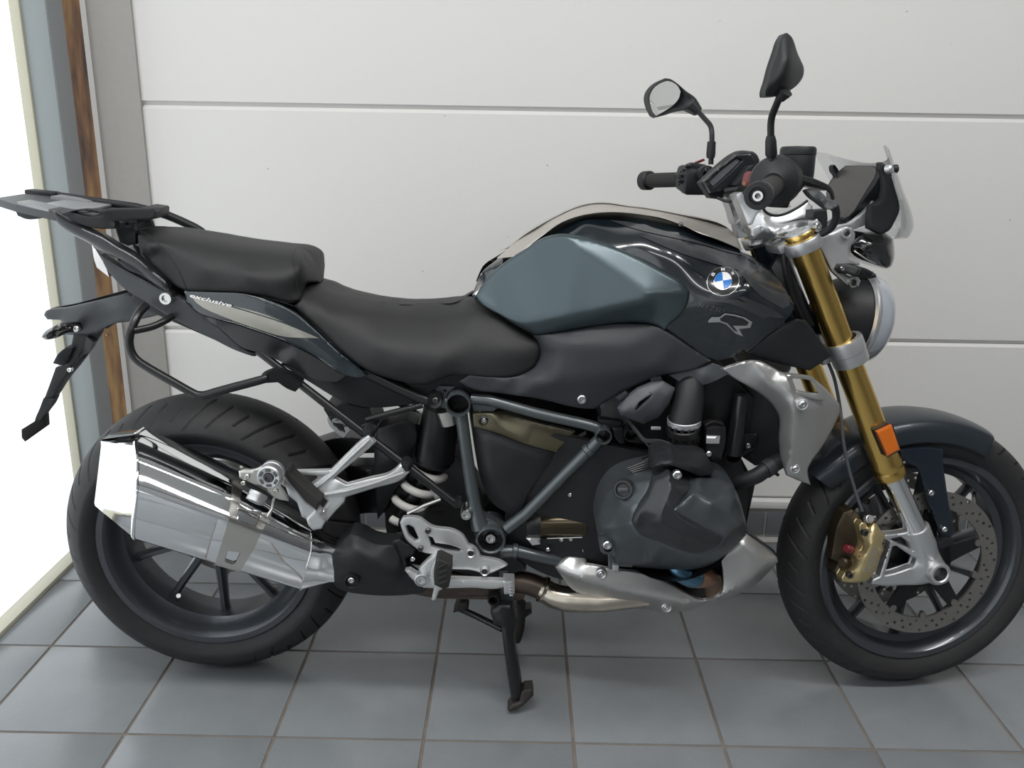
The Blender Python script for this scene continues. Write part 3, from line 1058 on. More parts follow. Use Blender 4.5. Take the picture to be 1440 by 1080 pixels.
badge = decal('badge', 'bolt_metal', tank, ell(23.2, 19.6), [tank], 0.0030, 4)
decal('badge_ring', 'badge_black', badge, ell(22.2, 18.7), [tank], 0.0036, 4)
decal('badge_ring_edge', 'bolt_metal', badge, ell(13.3, 12.0), [tank], 0.0041, 4)
for q in range(4):
    a0 = q * math.pi / 2
    decal('badge_quarter', 'blue' if q in (0, 2) else 'white', badge, [(bcx, bcy, 0)] + ell(12.6, 11.4, 10, a0, a0 + math.pi / 2), [tank], 0.0046, 3, curved=False)
for ch, an in (('B', R(-150 + 5)), ('M', R(-92)), ('W', R(-38))):
    x, y = bcx + 17.6 * math.cos(an), bcy + 15.2 * math.sin(an)
    tx, ty = -math.sin(an) * 2.6, math.cos(an) * 2.3
    up = (math.cos(an), math.sin(an))
    p0 = (x - tx - up[0] * 2.2, y - ty - up[1] * 2.2); p1 = (x + tx - up[0] * 2.2, y + ty - up[1] * 2.2)
    text_decal('badge_letter', 'white', badge, ch, p0, p1, 4.4, [tank], 0.0046, bold=0.02, updir=up)
a, b = tr('RR', [(908, 446), (1000, 468)])
text_decal('model_lettering', 'bolt_dark', tank, 'R1250', a[:2], b[:2], 6.2, [tank], 0.002, shear=0.4, bold=0.012)
Rs = tr('RR', [(945, 494), (957, 481), (985, 481), (1003, 468), (1040, 473), (1072, 482), (1098, 499), (1091, 519), (1052, 523), (1066, 549), (1040, 539), (1008, 507), (985, 499), (945, 501)])
decal('model_letter', 'bolt_metal', tank, Rs, [tank], 0.0022, 2.5, curved=False)
Rf = tr('RR', [(986, 487), (1006, 474), (1040, 479), (1070, 488), (1086, 500), (1078, 511), (1030, 511), (1048, 533), (1036, 529), (1012, 503), (988, 494)])
decal('model_letter_fill', 'badge_black', tank, Rf, [tank], 0.0030, 2.5, curved=False)

# lower side cover
cover = relief('side_cover', 'plastic_grey', bike,
               tr('K', [(330, 606, .142), (400, 598, .145), (500, 582, .150), (700, 556, .162), (760, 558, .168), (800, 558, .172), (860, 571, .180), (905, 597, .184), (1000, 662, .190), (1080, 712, .191),
                        (1020, 745, .190), (850, 778, .185), (760, 815, .18), (700, 845, .175), (590, 915, .165), (560, 915, .165), (350, 872, .158), (200, 850, .152), (60, 826, .148),
                        (15, 800, .145), (60, 772, .150), (140, 780, .150), (260, 776, .145), (330, 740, .135), (355, 690, .130), (352, 640, .132)]),
               tr('K', [(445, 690, .168), (400, 645, .160), (200, 805, .158)]),
               ridge=[tr('K', [(330, 802, .170), (560, 780, .182), (850, 742, .197)]), tr('K', [(480, 640, .172), (720, 650, .188), (830, 600, .184)])],
               step=5, smooth=3, th=0.008, bev=2, bdepth=0.003, mirror='copy')[0]
bolts('K', [(535, 875)], .171, cover, 0.009)
relief('tank_lower_cover', 'plastic_mid', bike,
       tr('E', [(690, 95, .17), (790, 72, .18), (905, 42, .19), (950, 60, .19), (985, 85, .19), (860, 140, .18), (780, 150, .175)]), tr('E', [(860, 95, .192)]), step=6, smooth=1, th=0.01, mirror='copy')
relief('tank_nose_cover', 'plastic', bike,
       tr('L', [(365, 625, .183), (480, 530, .182), (560, 480, .175), (650, 440, .165), (700, 450, .150), (790, 575, .135), (838, 640, .13), (715, 724, .155), (600, 700, .17), (440, 655, .18)]),
       tr('L', [(600, 560, .172), (540, 620, .18)]), step=6, smooth=2, th=0.012, mirror='copy', bev=2)

# rider seat
def crown_rows(top, rows):
    """control points that follow the crown of a seat below its upper edge: rows of (pixels down, distance)"""
    out = []
    for q in resample(curve(top, False, 6), 11, False)[1:-1]:
        out += [(q[0], q[1] + dy, d) for dy, d in rows]
    return out


seat_px = [(429, 396, 0.02), (450.4, 395.5, 0), (467, 404, 0), (498, 413, 0), (531, 419.5, 0), (577, 423.5, 0), (620, 422, 0), (645, 419, .0), (664, 420, .055), (683, 433, .085),
           (737, 468, .125), (757, 480, .132), (761, 490, .135), (758, 503, .138), (750, 517, .142), (733, 527, .146), (707, 532, .148), (660, 529, .150), (640, 527, .150), (615, 535, .150),
           (602, 540, .148), (585, 541, .145), (562, 536, .142), (513, 519, .138), (467, 483, .130), (440, 456, .122), (412, 431, .112), (421, 421, .105), (426, 404, .06)]
seat_ctl = crown_rows(seat_px[1:8], [(6, .034), (13, .058), (24, .086), (36, .106)])
seat_ctl += [(440, 425, .098), (660, 452, .112), (690, 465, .126), (480, 480, .134), (530, 492, .147), (590, 497, .157), (650, 492, .157), (710, 492, .150), (740, 500, .148), (560, 520, .153), (620, 515, .160), (690, 515, .158)]
rseat = relief('rider_seat', 'vinyl', bike, seat_px, seat_ctl, mirror='join', step=6, smooth=3, mode='tps', th=0.02, bev=4, bdepth=0.008, ang_s=70)
# pillion seat
pil = tr('M', [(45, 120, .08), (60, 85, .05), (80, 66, .0), (110, 64, 0), (300, 85, 0), (500, 119, 0), (700, 143, 0), (770, 151, 0), (805, 165, 0), (850, 210, 0), (878, 265, 0), (886, 316, .02),
               (820, 320, .085), (803, 350, .095), (792, 402, .112), (750, 412, .118), (640, 384, .125), (520, 368, .128), (380, 362, .126), (270, 357, .120), (205, 325, .112), (120, 250, .10), (60, 190, .09)])
pctl = crown_rows(pil[2:9], [(4, .030), (9, .056), (17, .082), (27, .100)])
pctl += tr('M', [(140, 175, .092), (200, 240, .110), (350, 260, .126), (550, 280, .131), (690, 305, .126), (300, 330, .124), (600, 345, .131)])
pseat = relief('pillion_seat', 'vinyl', bike, pil, pctl, mirror='join', step=6, smooth=2, mode='tps', th=0.02, bev=4, bdepth=0.008, ang_s=70)


def surf_line(name, m, parent, pts, on, r, off=0.0, seg=6):
    bv = world_bvh(on); P = []
    for p in resample(curve(pts, False, 6), 5, False):
        dr = Vector(AX_R * ((p[0] - 720) / FPX) + AX_D * ((p[1] - 540) / FPX) + AX_F).normalized()
        h = bv.ray_cast(Vector(CAM), dr)
        if h[0] is not None:
            P.append(h[0] - dr * off)
    if len(P) > 2:
        return tube(name, m, parent, P, r, seg)


surf_line('seam', 'plastic', pseat, tr('M', [(62, 84, 0), (105, 108, 0), (150, 152, 0), (205, 220, 0), (240, 280, 0), (268, 350, 0)]), [pseat], 0.0016)
surf_line('seam', 'plastic', pseat, tr('M', [(768, 158, 0), (756, 190, 0), (762, 240, 0), (772, 300, 0), (786, 392, 0)]), [pseat], 0.0016)

# tail side panel with silver stripe
tailp = tr('M', [(258, 357, .122), (400, 362, .128), (520, 368, .130), (640, 398, .132), (750, 445, .135), (850, 525, .138), (960, 628, .140), (1102, 745, .140), (1070, 757, .140), (1000, 747, .139),
                 (860, 660, .137), (720, 590, .134), (500, 512, .130), (310, 446, .125), (268, 405, .122)])
tail = relief('tail_panel', 'paint_tail', bike, tailp, (), ridge=[tr('M', [(300, 385, .128), (600, 470, .140), (800, 570, .144), (960, 690, .146)])], step=4.5, smooth=2, th=0.006, mirror='copy', bev=2, bdepth=0.003)[0]
decal('stripe_decal', 'taupe', tail, tr('M', [(284, 372), (330, 388), (480, 432), (600, 468), (720, 508), (800, 540), (880, 575), (800, 572), (720, 566), (600, 532), (450, 478), (318, 412)]), [tail], 0.0012, 5)
decal('stripe_decal', 'taupe', tail, tr('M', [(480, 424), (600, 455), (722, 500), (600, 462)]), [tail], 0.0014, 4)
a, b = tr('M', [(288, 384), (478, 432)])
text_decal('lettering', 'white', tail, 'exclusive', a[:2], b[:2], 5.2, [tail], 0.0030, shear=0.25, bold=0.015)
relief('tail_lower_panel', 'plastic_gloss', bike,
       tr('M', [(266, 408, .120), (310, 448, .124), (500, 514, .128), (720, 592, .132), (860, 662, .134), (1000, 748, .136), (960, 775, .134), (880, 770, .132), (740, 700, .128), (600, 640, .124), (530, 620, .122), (440, 545, .121), (330, 460, .120)]),
       tr('M', [(700, 640, .120)]), step=5, smooth=2, th=0.008, mirror='copy')
relief('tail_side_cover', 'plastic_tail', bike,
       tr('px', [(141, 358, .085), (150, 364, .09), (163, 372, .095), (200, 392, .105), (232, 410, .115), (262, 424, .119), (290, 445, .120), (318, 470, .120), (345, 492, .120), (360, 497, .118),
                 (350, 499.5, .118), (330, 492, .118), (300, 477, .118), (270, 462, .116), (252, 452, .114), (230, 440, .112), (207, 425, .108), (175, 406, .10), (160, 391, .095), (148, 375, .09)]),
       step=6, smooth=1, th=0.02, mirror='copy', bev=2)
relief('tail_lamp', 'lamp_clear', bike,
       tr('A', [(516, 415, .06), (535, 440, .075), (560, 480, .08), (600, 555, .088), (612, 598, .09), (590, 580, .085), (545, 545, .07), (530, 500, .06)]), step=5, smooth=0, th=0.05, mirror='join')
# black under-seat tray and inner mudguard
relief('under_seat_tray', 'plastic', bike,
       tr('px', [(395, 512, .10), (430, 520, .11), (470, 522, .12), (512, 528, .12), (560, 540, .12), (596, 556, .12), (600, 566, .12), (568, 570, .11), (520, 573, .10), (480, 563, .09), (440, 540, .09)]),
       step=8, smooth=1, th=0.05, mirror='join')
box('rear_tray', 'plastic', bike, at(300, 430, 0) + Vector((0, 0, -0.005)), 0.26, 0.19, 0.06, Matrix.Rotation(R(24), 3, 'Y'), 0.01)

relief('seat_base', 'plastic', bike, tr('px', [(560, 530, .115), (620, 520, .115), (680, 522, .115), (690, 545, .115), (668, 562, .115), (620, 560, .115), (590, 556, .115)]), step=8, smooth=0, th=0.02, mirror='copy')
# ------------------------------------------------------------------ luggage rack, bag holder, plate bracket
rack_z = at(*tr('S', [(480, 200, 0)])[0]).z


def S3(x, y, d):
    return at(*tr('S', [(x, y, d)])[0])


# plate of the rack: traced corners near side, then spread across to the far side
near = [(0, 185), (120, 225), (420, 290), (560, 330), (820, 400), (960, 420), (1310, 340)]
mb = MB()
top = [S3(-40, 172, .050), S3(130, 225, .085), S3(420, 290, .100), S3(560, 322, .100), S3(700, 335, .095)]
V = []; n = len(top)
for p in top:
    q = Vector((p.x, 2 * YM - p.y, p.z))
    V += [p, q, q - Vector((0, 0, .014)), p - Vector((0, 0, .014))]
F = []
for i in range(n - 1):
    for k in range(4):
        F.append((i * 4 + k, i * 4 + (k + 1) % 4, (i + 1) * 4 + (k + 1) % 4, (i + 1) * 4 + k))
F += [(3, 2, 1, 0), tuple(range((n - 1) * 4, n * 4))]
mb.add(V, F)
rack = mb.build('luggage_rack', 'rack_grey', bike, 30)
# pale slide plate on top
pl = [S3(145, 220, .084), S3(300, 252, .094), S3(410, 284, .099)]
mb = MB(); V = []
for p in pl[:3]:
    q = Vector((p.x, p.y + .045, p.z)); V += [p + Vector((0, 0, .004)), q + Vector((0, 0, .004)), q - Vector((0, 0, .006)), p - Vector((0, -.001, .012))]
F = []
for i in range(2):
    for k in range(4):
        F.append((i * 4 + k, i * 4 + (k + 1) % 4, (i + 1) * 4 + (k + 1) % 4, (i + 1) * 4 + k))
F += [(3, 2, 1, 0), (8, 9, 10, 11)]
mb.add(V, F); mb.build('slide_plate', 'rack_plate', rack, 30)
mb.v = [Vector((q.x, 2 * YM - q.y, q.z)) for q in mb.v]; mb.build('slide_plate', 'rack_plate', rack, 30)
c = S3(660, 232, -.02)
box('cover_plate', 'rack_plate', rack, c, 0.085, 0.110, 0.006, Matrix.Rotation(R(7), 3, 'Y'), 0.002)
c = S3(360, 128, -.085)
box('latch', 'plastic', rack, c, 0.060, 0.03, 0.010, Matrix.Rotation(R(5), 3, 'Y'), 0.003)
# lip under the rear end
relief('rack_lip', 'plastic', rack, tr('S', [(125, 265, .055), (330, 300, .065), (420, 320, .07), (330, 345, .06), (220, 348, .055), (150, 320, .05)]), step=6, smooth=0, th=0.11)
# front block with the clamp
fb = relief('rack_front', 'plastic', rack, tr('S', [(520, 300, .100), (640, 270, .100), (860, 270, .095), (960, 262, .09), (1120, 262, .085), (1300, 258, .080), (1325, 290, .08), (1318, 345, .08),
                                                     (1100, 358, .085), (970, 372, .09), (965, 430, .095), (860, 432, .098), (690, 400, .100), (560, 335, .100)]),
            holes=[tr('S', [(610, 292, .098), (780, 325, .097), (860, 315, .096), (840, 300, .096), (650, 280, .098)])], step=6, smooth=0, th=0.02, bev=2)
mb = MB(); p0 = S3(900, 240, -.05); p1 = S3(1290, 290, -.05)
V, F = tube_geo([S3(480, 150, -.09), S3(860, 205, -.085), S3(1150, 245, -.08), S3(1310, 285, -.075)], 0.008, 10); mb.add(V, F)
mb.build('rack_rail', 'plastic', rack, 40)
V, F = box_geo(S3(1240, 300, 0), 0.030, 0.160, 0.020, Matrix.Rotation(R(7), 3, 'Y'), 0.004)
MB().add(V, F).build('cross_bar', 'plastic', rack, 40)
relief('clamp_bracket', 'plastic', rack, tr('S', [(960, 372, .045), (1120, 362, .045), (1140, 450, .05), (1150, 560, .055), (1080, 575, .055), (1010, 545, .055), (985, 470, .05)]), step=6, smooth=0, th=0.012,
       mirror='copy', bev=2, holes=[tr('S', [(1068, 378, .045), (1092, 378, .045), (1092, 402, .045), (1068, 402, .045)])])
# support arms
arm = [(418, 292, .078), (500, 380, .085), (580, 440, .090), (760, 540, .100), (900, 600, .106), (1020, 680, .110), (1150, 760, .113), (1300, 880, .116), (1400, 960, .118)]
arm_o = tr('S', [(415, 285, .100), (470, 280, .100), (560, 340, .101), (740, 425, .102), (870, 480, .104), (1000, 560, .106), (1140, 640, .110), (1280, 760, .114), (1420, 900, .118), (1440, 960, .118),
                 (1400, 960, .118), (1250, 860, .116), (1150, 780, .113), (1010, 690, .110), (860, 620, .106), (740, 545, .103), (580, 460, .101), (480, 385, .100)])
relief('support_arm', 'plastic_gloss', rack, arm_o, (), ridge=[tr('S', [(480, 330, .108), (700, 470, .110), (900, 570, .114), (1150, 710, .120), (1380, 920, .124)])], step=4, smooth=1, th=0.012, mirror='copy', bev=4, bdepth=0.006)
ih = tr('S', [(985, 690, .105), (1060, 700, .107), (1160, 765, .110), (1300, 860, .114), (1430, 965, .117), (1380, 960, .117), (1290, 890, .115), (1200, 830, .112), (1060, 765, .108)])
tube('far_arm', 'plastic', rack, smooth3([S3(1290, 280, -.10), S3(1420, 320, -.11), at(270, 318, -.118), at(285, 327, -.12)], 4), .009, 12)
relief('grab_handle', 'plastic', rack, ih, step=5, smooth=0, th=0.02, mirror='copy', bev=3, bdepth=0.004)
for sg in (1, -1):
    q = tr('A', [(940, 715, .126)])[0]
    p = at(*q)
    if sg < 0:
        p = Vector((p.x, 2 * YM - p.y, p.z))
    lathe('rack_bolt', 'bolt_metal', rack, p, (0, -sg, 0), [(0, .004), (.006, .004), (.007, .010), (.011, .010), (.0125, .007), (.0125, -.02)], 20)
# pannier holder hoop
hp = [at(*q) for q in tr('M', [(82, 425, .125), (45, 470, .15), (14, 540, .17), (6, 600, .175), (24, 655, .178), (70, 697, .178), (200, 772, .178), (300, 828, .178), (330, 837, .178), (360, 835, .178), (430, 815, .178), (600, 770, .172), (640, 757, .168)])]
hoop = tube('bag_holder', 'black_metal', bike, smooth3(hp, 5), 0.0082, 14, mirror=True)
tube('bag_holder_brace', 'black_metal', hoop, smooth3([at(*q) for q in tr('M', [(30, 540, .168), (110, 522, .155), (165, 497, .14), (205, 475, .12)])], 5), 0.0068, 12, mirror=True)
relief('bag_holder_bracket', 'black_metal', hoop, tr('M', [(615, 740, .172), (640, 730, .172), (670, 722, .170), (710, 728, .165), (800, 775, .15), (795, 792, .15), (770, 822, .15), (735, 808, .155), (690, 778, .163), (620, 782, .17)]),
       step=5, smooth=0, th=0.022, bev=2, mirror='copy')
# tail arm carrying indicator and plate bracket
ta = tr('N', [(370, 378, .015), (385, 345, .015), (415, 330, .018), (450, 325, .02), (560, 315, .03), (660, 293, .038), (900, 238, .055), (1075, 195, .07), (1140, 225, .075), (1250, 285, .085), (1360, 372, .09), (1250, 400, .08), (1100, 432, .07),
              (930, 462, .055), (850, 510, .045), (800, 545, .04), (560, 545, .03), (540, 450, .03), (510, 420, .025), (400, 416, .016)])
tarm = relief('tail_arm', 'plastic_tail', bike, ta, tr('N', [(700, 350, .05), (1000, 320, .075), (600, 380, .04)]), step=6, smooth=2, mirror='join', th=0.01, bev=3, bdepth=0.006)
ind = tr('N', [(345, 565, .145), (370, 522, .14), (430, 482, .13), (520, 465, .10), (640, 463, .07), (682, 480, .055), (675, 515, .055), (560, 532, .09), (480, 570, .125), (390, 592, .14)])
relief('rear_indicator', 'smoke', tarm, ind, tr('N', [(430, 530, .155), (520, 500, .12)]), step=4, smooth=2, th=0.03, bev=5, bdepth=0.012, mirror='copy')
bolts('N', [(645, 495)], .075, tarm, 0.006)
pb = tr('N', [(620, 540, .03), (780, 540, .03), (770, 570, .03), (700, 680, .03), (640, 770, .03), (600, 830, .028), (520, 950, .02), (450, 1080, .015), (375, 1080, .015), (420, 960, .02), (470, 820, .028), (560, 790, .03), (585, 700, .03), (600, 640, .03)])
plate_br = relief('number_plate_bracket', 'plastic', bike, pb, step=6, smooth=0, th=0.008, mirror='join', bev=2)
relief('bracket_lamp', 'plastic_grey', plate_br, tr('N', [(490, 705, .05), (555, 650, .045), (625, 650, .04), (560, 790, .04), (530, 805, .045), (445, 786, .05)]), step=5, smooth=0, th=0.06, bev=2, mirror=None)
relief('bracket_web', 'plastic', plate_br, tr('N', [(730, 560, .04), (790, 608, .045), (745, 685, .045), (650, 755, .04), (690, 690, .035)]), step=5, smooth=0, th=0.02)
relief('bracket_arm', 'plastic', plate_br, tr('O', [(330, 0, .015), (410, 0, .015), (390, 45, .012), (335, 120, .012), (300, 180, .012), (255, 205, .012), (270, 150, .012), (300, 80, .012)]), step=5, smooth=0, th=0.024)
relief('reflector_plate', 'rubber_tip', plate_br, tr('O', [(163, 237, .04), (258, 178, .02), (350, 122, .0), (356, 212, .0), (190, 330, .04), (165, 300, .04)]), step=6, smooth=0, th=0.012, bev=1.5)
bolts('N', [(588, 840)], .036, plate_br, 0.005)
# ------------------------------------------------------------------ silencer and exhaust
def B3(x, y, d):
    return at(*tr('B', [(x, y, d)])[0])


# stations along the silencer: (top edge, upper crease, lower crease, bottom edge) as traced, closed round the hidden side
ST = [[(205, 240, .175), (195, 270, .195), (168, 500, .235), (170, 540, .235)],
      [(345, 214, .165), (350, 330, .232), (348, 462, .262), (332, 692, .232)],
      [(780, 402, .160), (770, 500, .224), (756, 602, .252), (690, 802, .224)],
      [(1120, 615, .150), (1125, 680, .198), (1122, 742, .215), (1072, 916, .195)],
      [(1165, 665, .148), (1180, 700, .178), (1195, 745, .188), (1200, 880, .178)]]


def section(row):
    p = [B3(*q) for q in row]
    t, u, l, b = p
    # inner side: points opposite
    yb = YM - .125
    ti = Vector((t.x, YM - .118, t.z - .004)); mi = Vector(((t.x + b.x) / 2, YM - .100, (t.z + b.z) / 2)); bi = Vector((b.x, YM - .135, b.z + .006))
    ring = [t, t.lerp(u, .5) + Vector((0, -.006, .004)), u, l, l.lerp(b, .5) + Vector((0, -.004, 0)), b, bi, mi, ti]
    return ring


rings = [section(r) for r in ST]
# the end cap's open face is smaller
e = rings[0]
inner_y = YM - .125
e[6] = Vector((e[5].x, YM - .165, e[5].z)); e[8] = Vector((e[0].x, YM - .140, e[0].z)); e[7] = Vector(((e[0].x + e[5].x) / 2, YM - .128, (e[0].z + e[5].z) / 2))


def rounded(ring, k=4, r=.22):
    """round the corners of a section polygon"""
    n = len(ring); out = []
    for i in range(n):
        a, b, c = ring[i - 1], ring[i], ring[(i + 1) % n]
        q0 = b.lerp(a, r); q1 = b.lerp(c, r)
        for j in range(k):
            s = j / (k - 1)
            out.append((1 - s) ** 2 * q0 + 2 * s * (1 - s) * b + s * s * q1)
    return out


def loft(rs, cap0=True, cap1=True):
    m = len(rs[0]); V = [q for r in rs for q in r]; F = []
    for i in range(len(rs) - 1):
        for k in range(m):
            F.append((i * m + k, i * m + (k + 1) % m, (i + 1) * m + (k + 1) % m, (i + 1) * m + k))
    if cap0:
        F.append(tuple(range(m)))
    if cap1:
        F.append(tuple(range((len(rs) - 1) * m, len(rs) * m)))
    return V, F


def lerp_ring(a, b, t):
    return [p.lerp(q, t) for p, q in zip(a, b)]


def grow(ring, k):
    c = sum(ring, Vector()) / len(ring)
    return [c + (q - c) * k for q in ring]


rr = [rounded(r) for r in rings]
body_rings = []
for i in (1, 2):
    for t in np.linspace(0, 1, 8, endpoint=(i == 2)):
        body_rings.append(lerp_ring(rr[i], rr[i + 1], t))
V, F = loft(body_rings)
muffler = MB().add(V, F).build('silencer', 'chrome', bike, 35)
muffler['label'] = 'polished chrome silencer'
V, F = loft([rr[0], lerp_ring(rr[0], rr[1], .5), lerp_ring(rr[0], rr[1], .965)], cap0=False)
# end cap with an inner return
inn = grow(rr[0], .86); deep = [q + Vector((.05, 0, -.02)) for q in grow(rr[0], .80)]
V2, F2 = loft([rr[0], inn, deep], False, True)
cap = MB().add(V, F).add(V2, F2).build('end_cap', 'chrome', muffler, 35)
V, F = loft([grow(lerp_ring(rr[0], rr[1], .955), 1.004), grow(lerp_ring(rr[1], rr[2], .004), 1.022), grow(lerp_ring(rr[1], rr[2], .022), 1.022), grow(lerp_ring(rr[1], rr[2], .03), 1.002)])
MB().add(V, F).build('seam_ring', 'chrome', muffler, 25)
V, F = loft([rr[3], lerp_ring(rr[3], rr[4], .5), rr[4], [q + Vector((.03, 0, -.012)) for q in grow(rr[4], .8)]])
MB().add(V, F).build('front_cone', 'chrome', muffler, 35)
V, F = loft([grow(lerp_ring(rr[2], rr[3], .985), 1.0), grow(lerp_ring(rr[2], rr[3], .99), 1.018), grow(lerp_ring(rr[2], rr[3], 1.0), 1.018), grow(rr[3], 1.0)])
MB().add(V, F).build('seam_ring', 'chrome', muffler, 25)
# clamp strap printed as a brushed band with an open window
bandl = tr('B', [(776, 410), (768, 500), (757, 596), (740, 650), (698, 788), (808, 820), (870, 720), (905, 640), (945, 575), (900, 568), (872, 632), (790, 606), (800, 520), (815, 470), (800, 450)])
band_in = tr('B', [(752, 728), (810, 735), (788, 782), (772, 788), (740, 776)])
decal('strap', 'brushed', muffler, bandl, [muffler], 0.0042, 3, curved=False, holes=[[(p[0], p[1], 0) for p in band_in]])
# hanger bracket
hb = tr('W', [(-40, 380, .262), (10, 365, .262), (110, 365, .262), (240, 320, .262), (320, 260, .262), (480, 300, .262), (520, 420, .262), (500, 560, .262), (555, 640, .262), (590, 760, .262), (480, 745, .262), (300, 640, .262), (60, 505, .262), (-30, 470, .262)])
hang = relief('hanger_bracket', 'brushed', muffler, hb, step=5, smooth=0, th=0.005, bev=1.5)
tube('hanger_leg', 'brushed', hang, [at(*q) for q in tr('W', [(420, 690, .258), (400, 760, .252), (390, 850, .248), (330, 950, .246)])], 0.003, 8)


def grommet(x, y, d, r, parent, ax=(0, -1, 0)):
    c0 = at(*tr('W', [(x, y, d)])[0])
    g = lathe('grommet', 'silver', parent, c0, ax, [(0, .002), (r * .42, .002), (r * .45, .006), (r * .9, .007), (r, .004), (r, -.012), (r * .94, -.013), (r * .94, -.016), (r, -.017), (r, -.026)], 36)
    lathe('grommet_bolt', 'bolt_dark', parent, c0, ax, [(0, .006), (r * .2, .006), (r * .24, .009), (r * .38, .009), (r * .42, .004)], 18)
    return g


g1 = grommet(350, 450, .285, .0215, hang)
for k in range(6):
    a = R(60 * k + 30)
    c0 = at(*tr('W', [(350, 450, .285)])[0])
    p = c0 + Vector((math.cos(a) * .0148, -.0068, math.sin(a) * .0148))
    tg = Vector((-math.sin(a), 0, math.cos(a)))
    V, F = box_geo(p, .010, .0014, .0055, Matrix((tg, Vector((0, 1, 0)), Vector((math.cos(a), 0, math.sin(a))))).transposed(), .0005)
    MB().add(V, F).build('grommet_slot', 'plastic_mid', g1, 30)
c0 = at(*tr('W', [(170, 760, .268)])[0])
lathe('grommet', 'silver', hang, c0, (-.35, -.55, -.75), [(0, .004), (.010, .004), (.0175, .002), (.0175, -.006), (.0165, -.007), (.0165, -.009), (.0175, -.010), (.0175, -.016)], 30)
bolts('W', [(70, 450), (430, 640), (20, 535)], .264, hang, 0.0042, 'brushed')
tube('pillion_guard_rail', 'brushed', muffler, [B3(800, 545, .235), B3(900, 575, .235), B3(1000, 630, .225), B3(1110, 690, .21)], 0.0025, 8)
relief('mount_tab', 'brushed', muffler, tr('B', [(1050, 650, .205), (1110, 672, .205), (1105, 690, .205), (1040, 668, .208)]), step=4, smooth=0, th=.004)
relief('mount_tab', 'brushed', muffler, tr('B', [(905, 575, .232), (945, 590, .232), (930, 612, .232), (890, 595, .232)]), step=4, smooth=0, th=.004)

# heat shield over the link pipe
hs = tr('D', [(90, 290, .185), (112, 258, .188), (150, 215, .19), (190, 180, .19), (240, 190, .19), (300, 222, .19), (360, 236, .188), (410, 238, .185), (440, 300, .18), (455, 350, .178), (490, 400, .175), (560, 440, .17),
              (585, 455, .168), (560, 480, .16), (500, 489, .16), (360, 496, .16), (250, 488, .162), (180, 478, .165), (130, 460, .17), (98, 430, .175)])
hsh = relief('heat_shield', 'plastic', bike, hs, tr('D', [(140, 300, .212), (200, 260, .222), (300, 320, .222), (400, 380, .215), (200, 380, .218), (300, 430, .205), (150, 420, .200), (500, 440, .190)]), step=6, smooth=3, th=0.05, bev=2)
c0 = at(*tr('D', [(200, 420, .210)])[0])
lathe('bolt_recess', 'engine_black', hsh, c0, (0, -1, 0), [(0, .000), (.011, .001), (.0135, .006), (.0145, .004), (.0145, -.02)], 24)
bolts('D', [(195, 417)], .214, hsh, .0062)
pipe = tube('exhaust_pipe', 'exhaust_brown', bike, smooth3([at(*q) for q in tr('D', [(430, 400, .13), (600, 440, .11), (720, 440, .09), (880, 435, .08), (990, 425, .08), (1080, 430, .085), (1165, 462, .09)])], 6), [.026, .026, .026, .027, .026, .024, .024], 20)
tube('exhaust_pipe_front', 'exhaust_steel', pipe, smooth3([at(*q) for q in tr('D', [(1160, 460, .09), (1220, 495, .10), (1300, 512, .11), (1400, 518, .12), (1500, 520, .13), (1700, 500, .14)])], 6), [.024, .027, .027, .025, .022, .020], 20)
lathe('pipe_clamp', 'exhaust_steel', pipe, at(*tr('D', [(1165, 462, .09)])[0]), (0.85, 0, -.4), [(.026, -.004), (.029, -.003), (.029, .003), (.026, .004)], 28)
box('catalyst_box', 'exhaust_brown', pipe, at(*tr('D', [(850, 392, .02)])[0]), .20, .16, .040, None, .015)
# header pipes seen through the belly pan
for sg in (1, -1):
    pts = [at(*q) for q in tr('F', [(650, 180, .20), (690, 240, .22), (760, 285, .22), (830, 290, .19), (880, 300, .14), (860, 380, .08), (700, 400, .06)])]
    if sg < 0:
        pts = [Vector((q.x, 2 * YM - q.y, q.z)) for q in pts]
    ps = smooth3(pts, 5); m_ = len(ps)
    tube('header_pipe', 'exhaust_blue', pipe, ps[:int(m_ * .45)], .020, 18)
    tube('header_pipe', 'copper', pipe, ps[int(m_ * .45) - 1:], .020, 18)
# ------------------------------------------------------------------ frame, subframe, shock, footrests, stand
def C3(x, y, d, c='C'):
    return at(*tr(c, [(x, y, d)])[0])


fr_main = tube('frame', 'frame_paint', bike, smooth3([C3(1058, 350, .135), C3(1078, 500, .137), C3(1100, 650, .140), C3(1125, 800, .145), C3(1150, 900, .150)], 5), [.0125, .0125, .0125, .0135, .019], 20, mirror=True)


def ring(name, c, x, y, d, ro, ri, parent, m='frame_paint', depth=.03, inner='engine_black', fr=None):
    p = at(*tr(c, [(x, y, d)])[0], fr)
    o = lathe(name, m, parent, p, (0, -1, 0), [(ri, -depth), (ri, .001), (ri + (ro - ri) * .3, .003), (ro - (ro - ri) * .3, .003), (ro, .001), (ro, -depth)], 40, fr)
    lathe(name + '_bore', inner, parent, p, (0, -1, 0), [(0, -depth * .75), (ri * .98, -depth * .75), (ri * 1.01, -.001)], 32, fr)
    return o


ring('frame_lug', 'P', 605, 212, .150, .0245, .0205, fr_main, depth=.05)
relief('frame_gusset', 'frame_paint', fr_main, tr('P', [(370, 70, .125), (420, 22, .125), (580, 28, .125), (500, 90, .125), (470, 200, .125), (480, 245, .125), (440, 240, .125), (440, 120, .125)]), step=4, smooth=0, th=.02, holes=[tr('P', [(462, 55, .125), (488, 55, .125), (488, 78, .125), (462, 78, .125)])])
lathe('frame_lug_collar', 'brushed', fr_main, at(*tr('P', [(500, 300, .11)])[0]), (-.25, 0, 1), [(.0, -.02), (.022, -.02), (.024, .01), (0, .01)], 28)
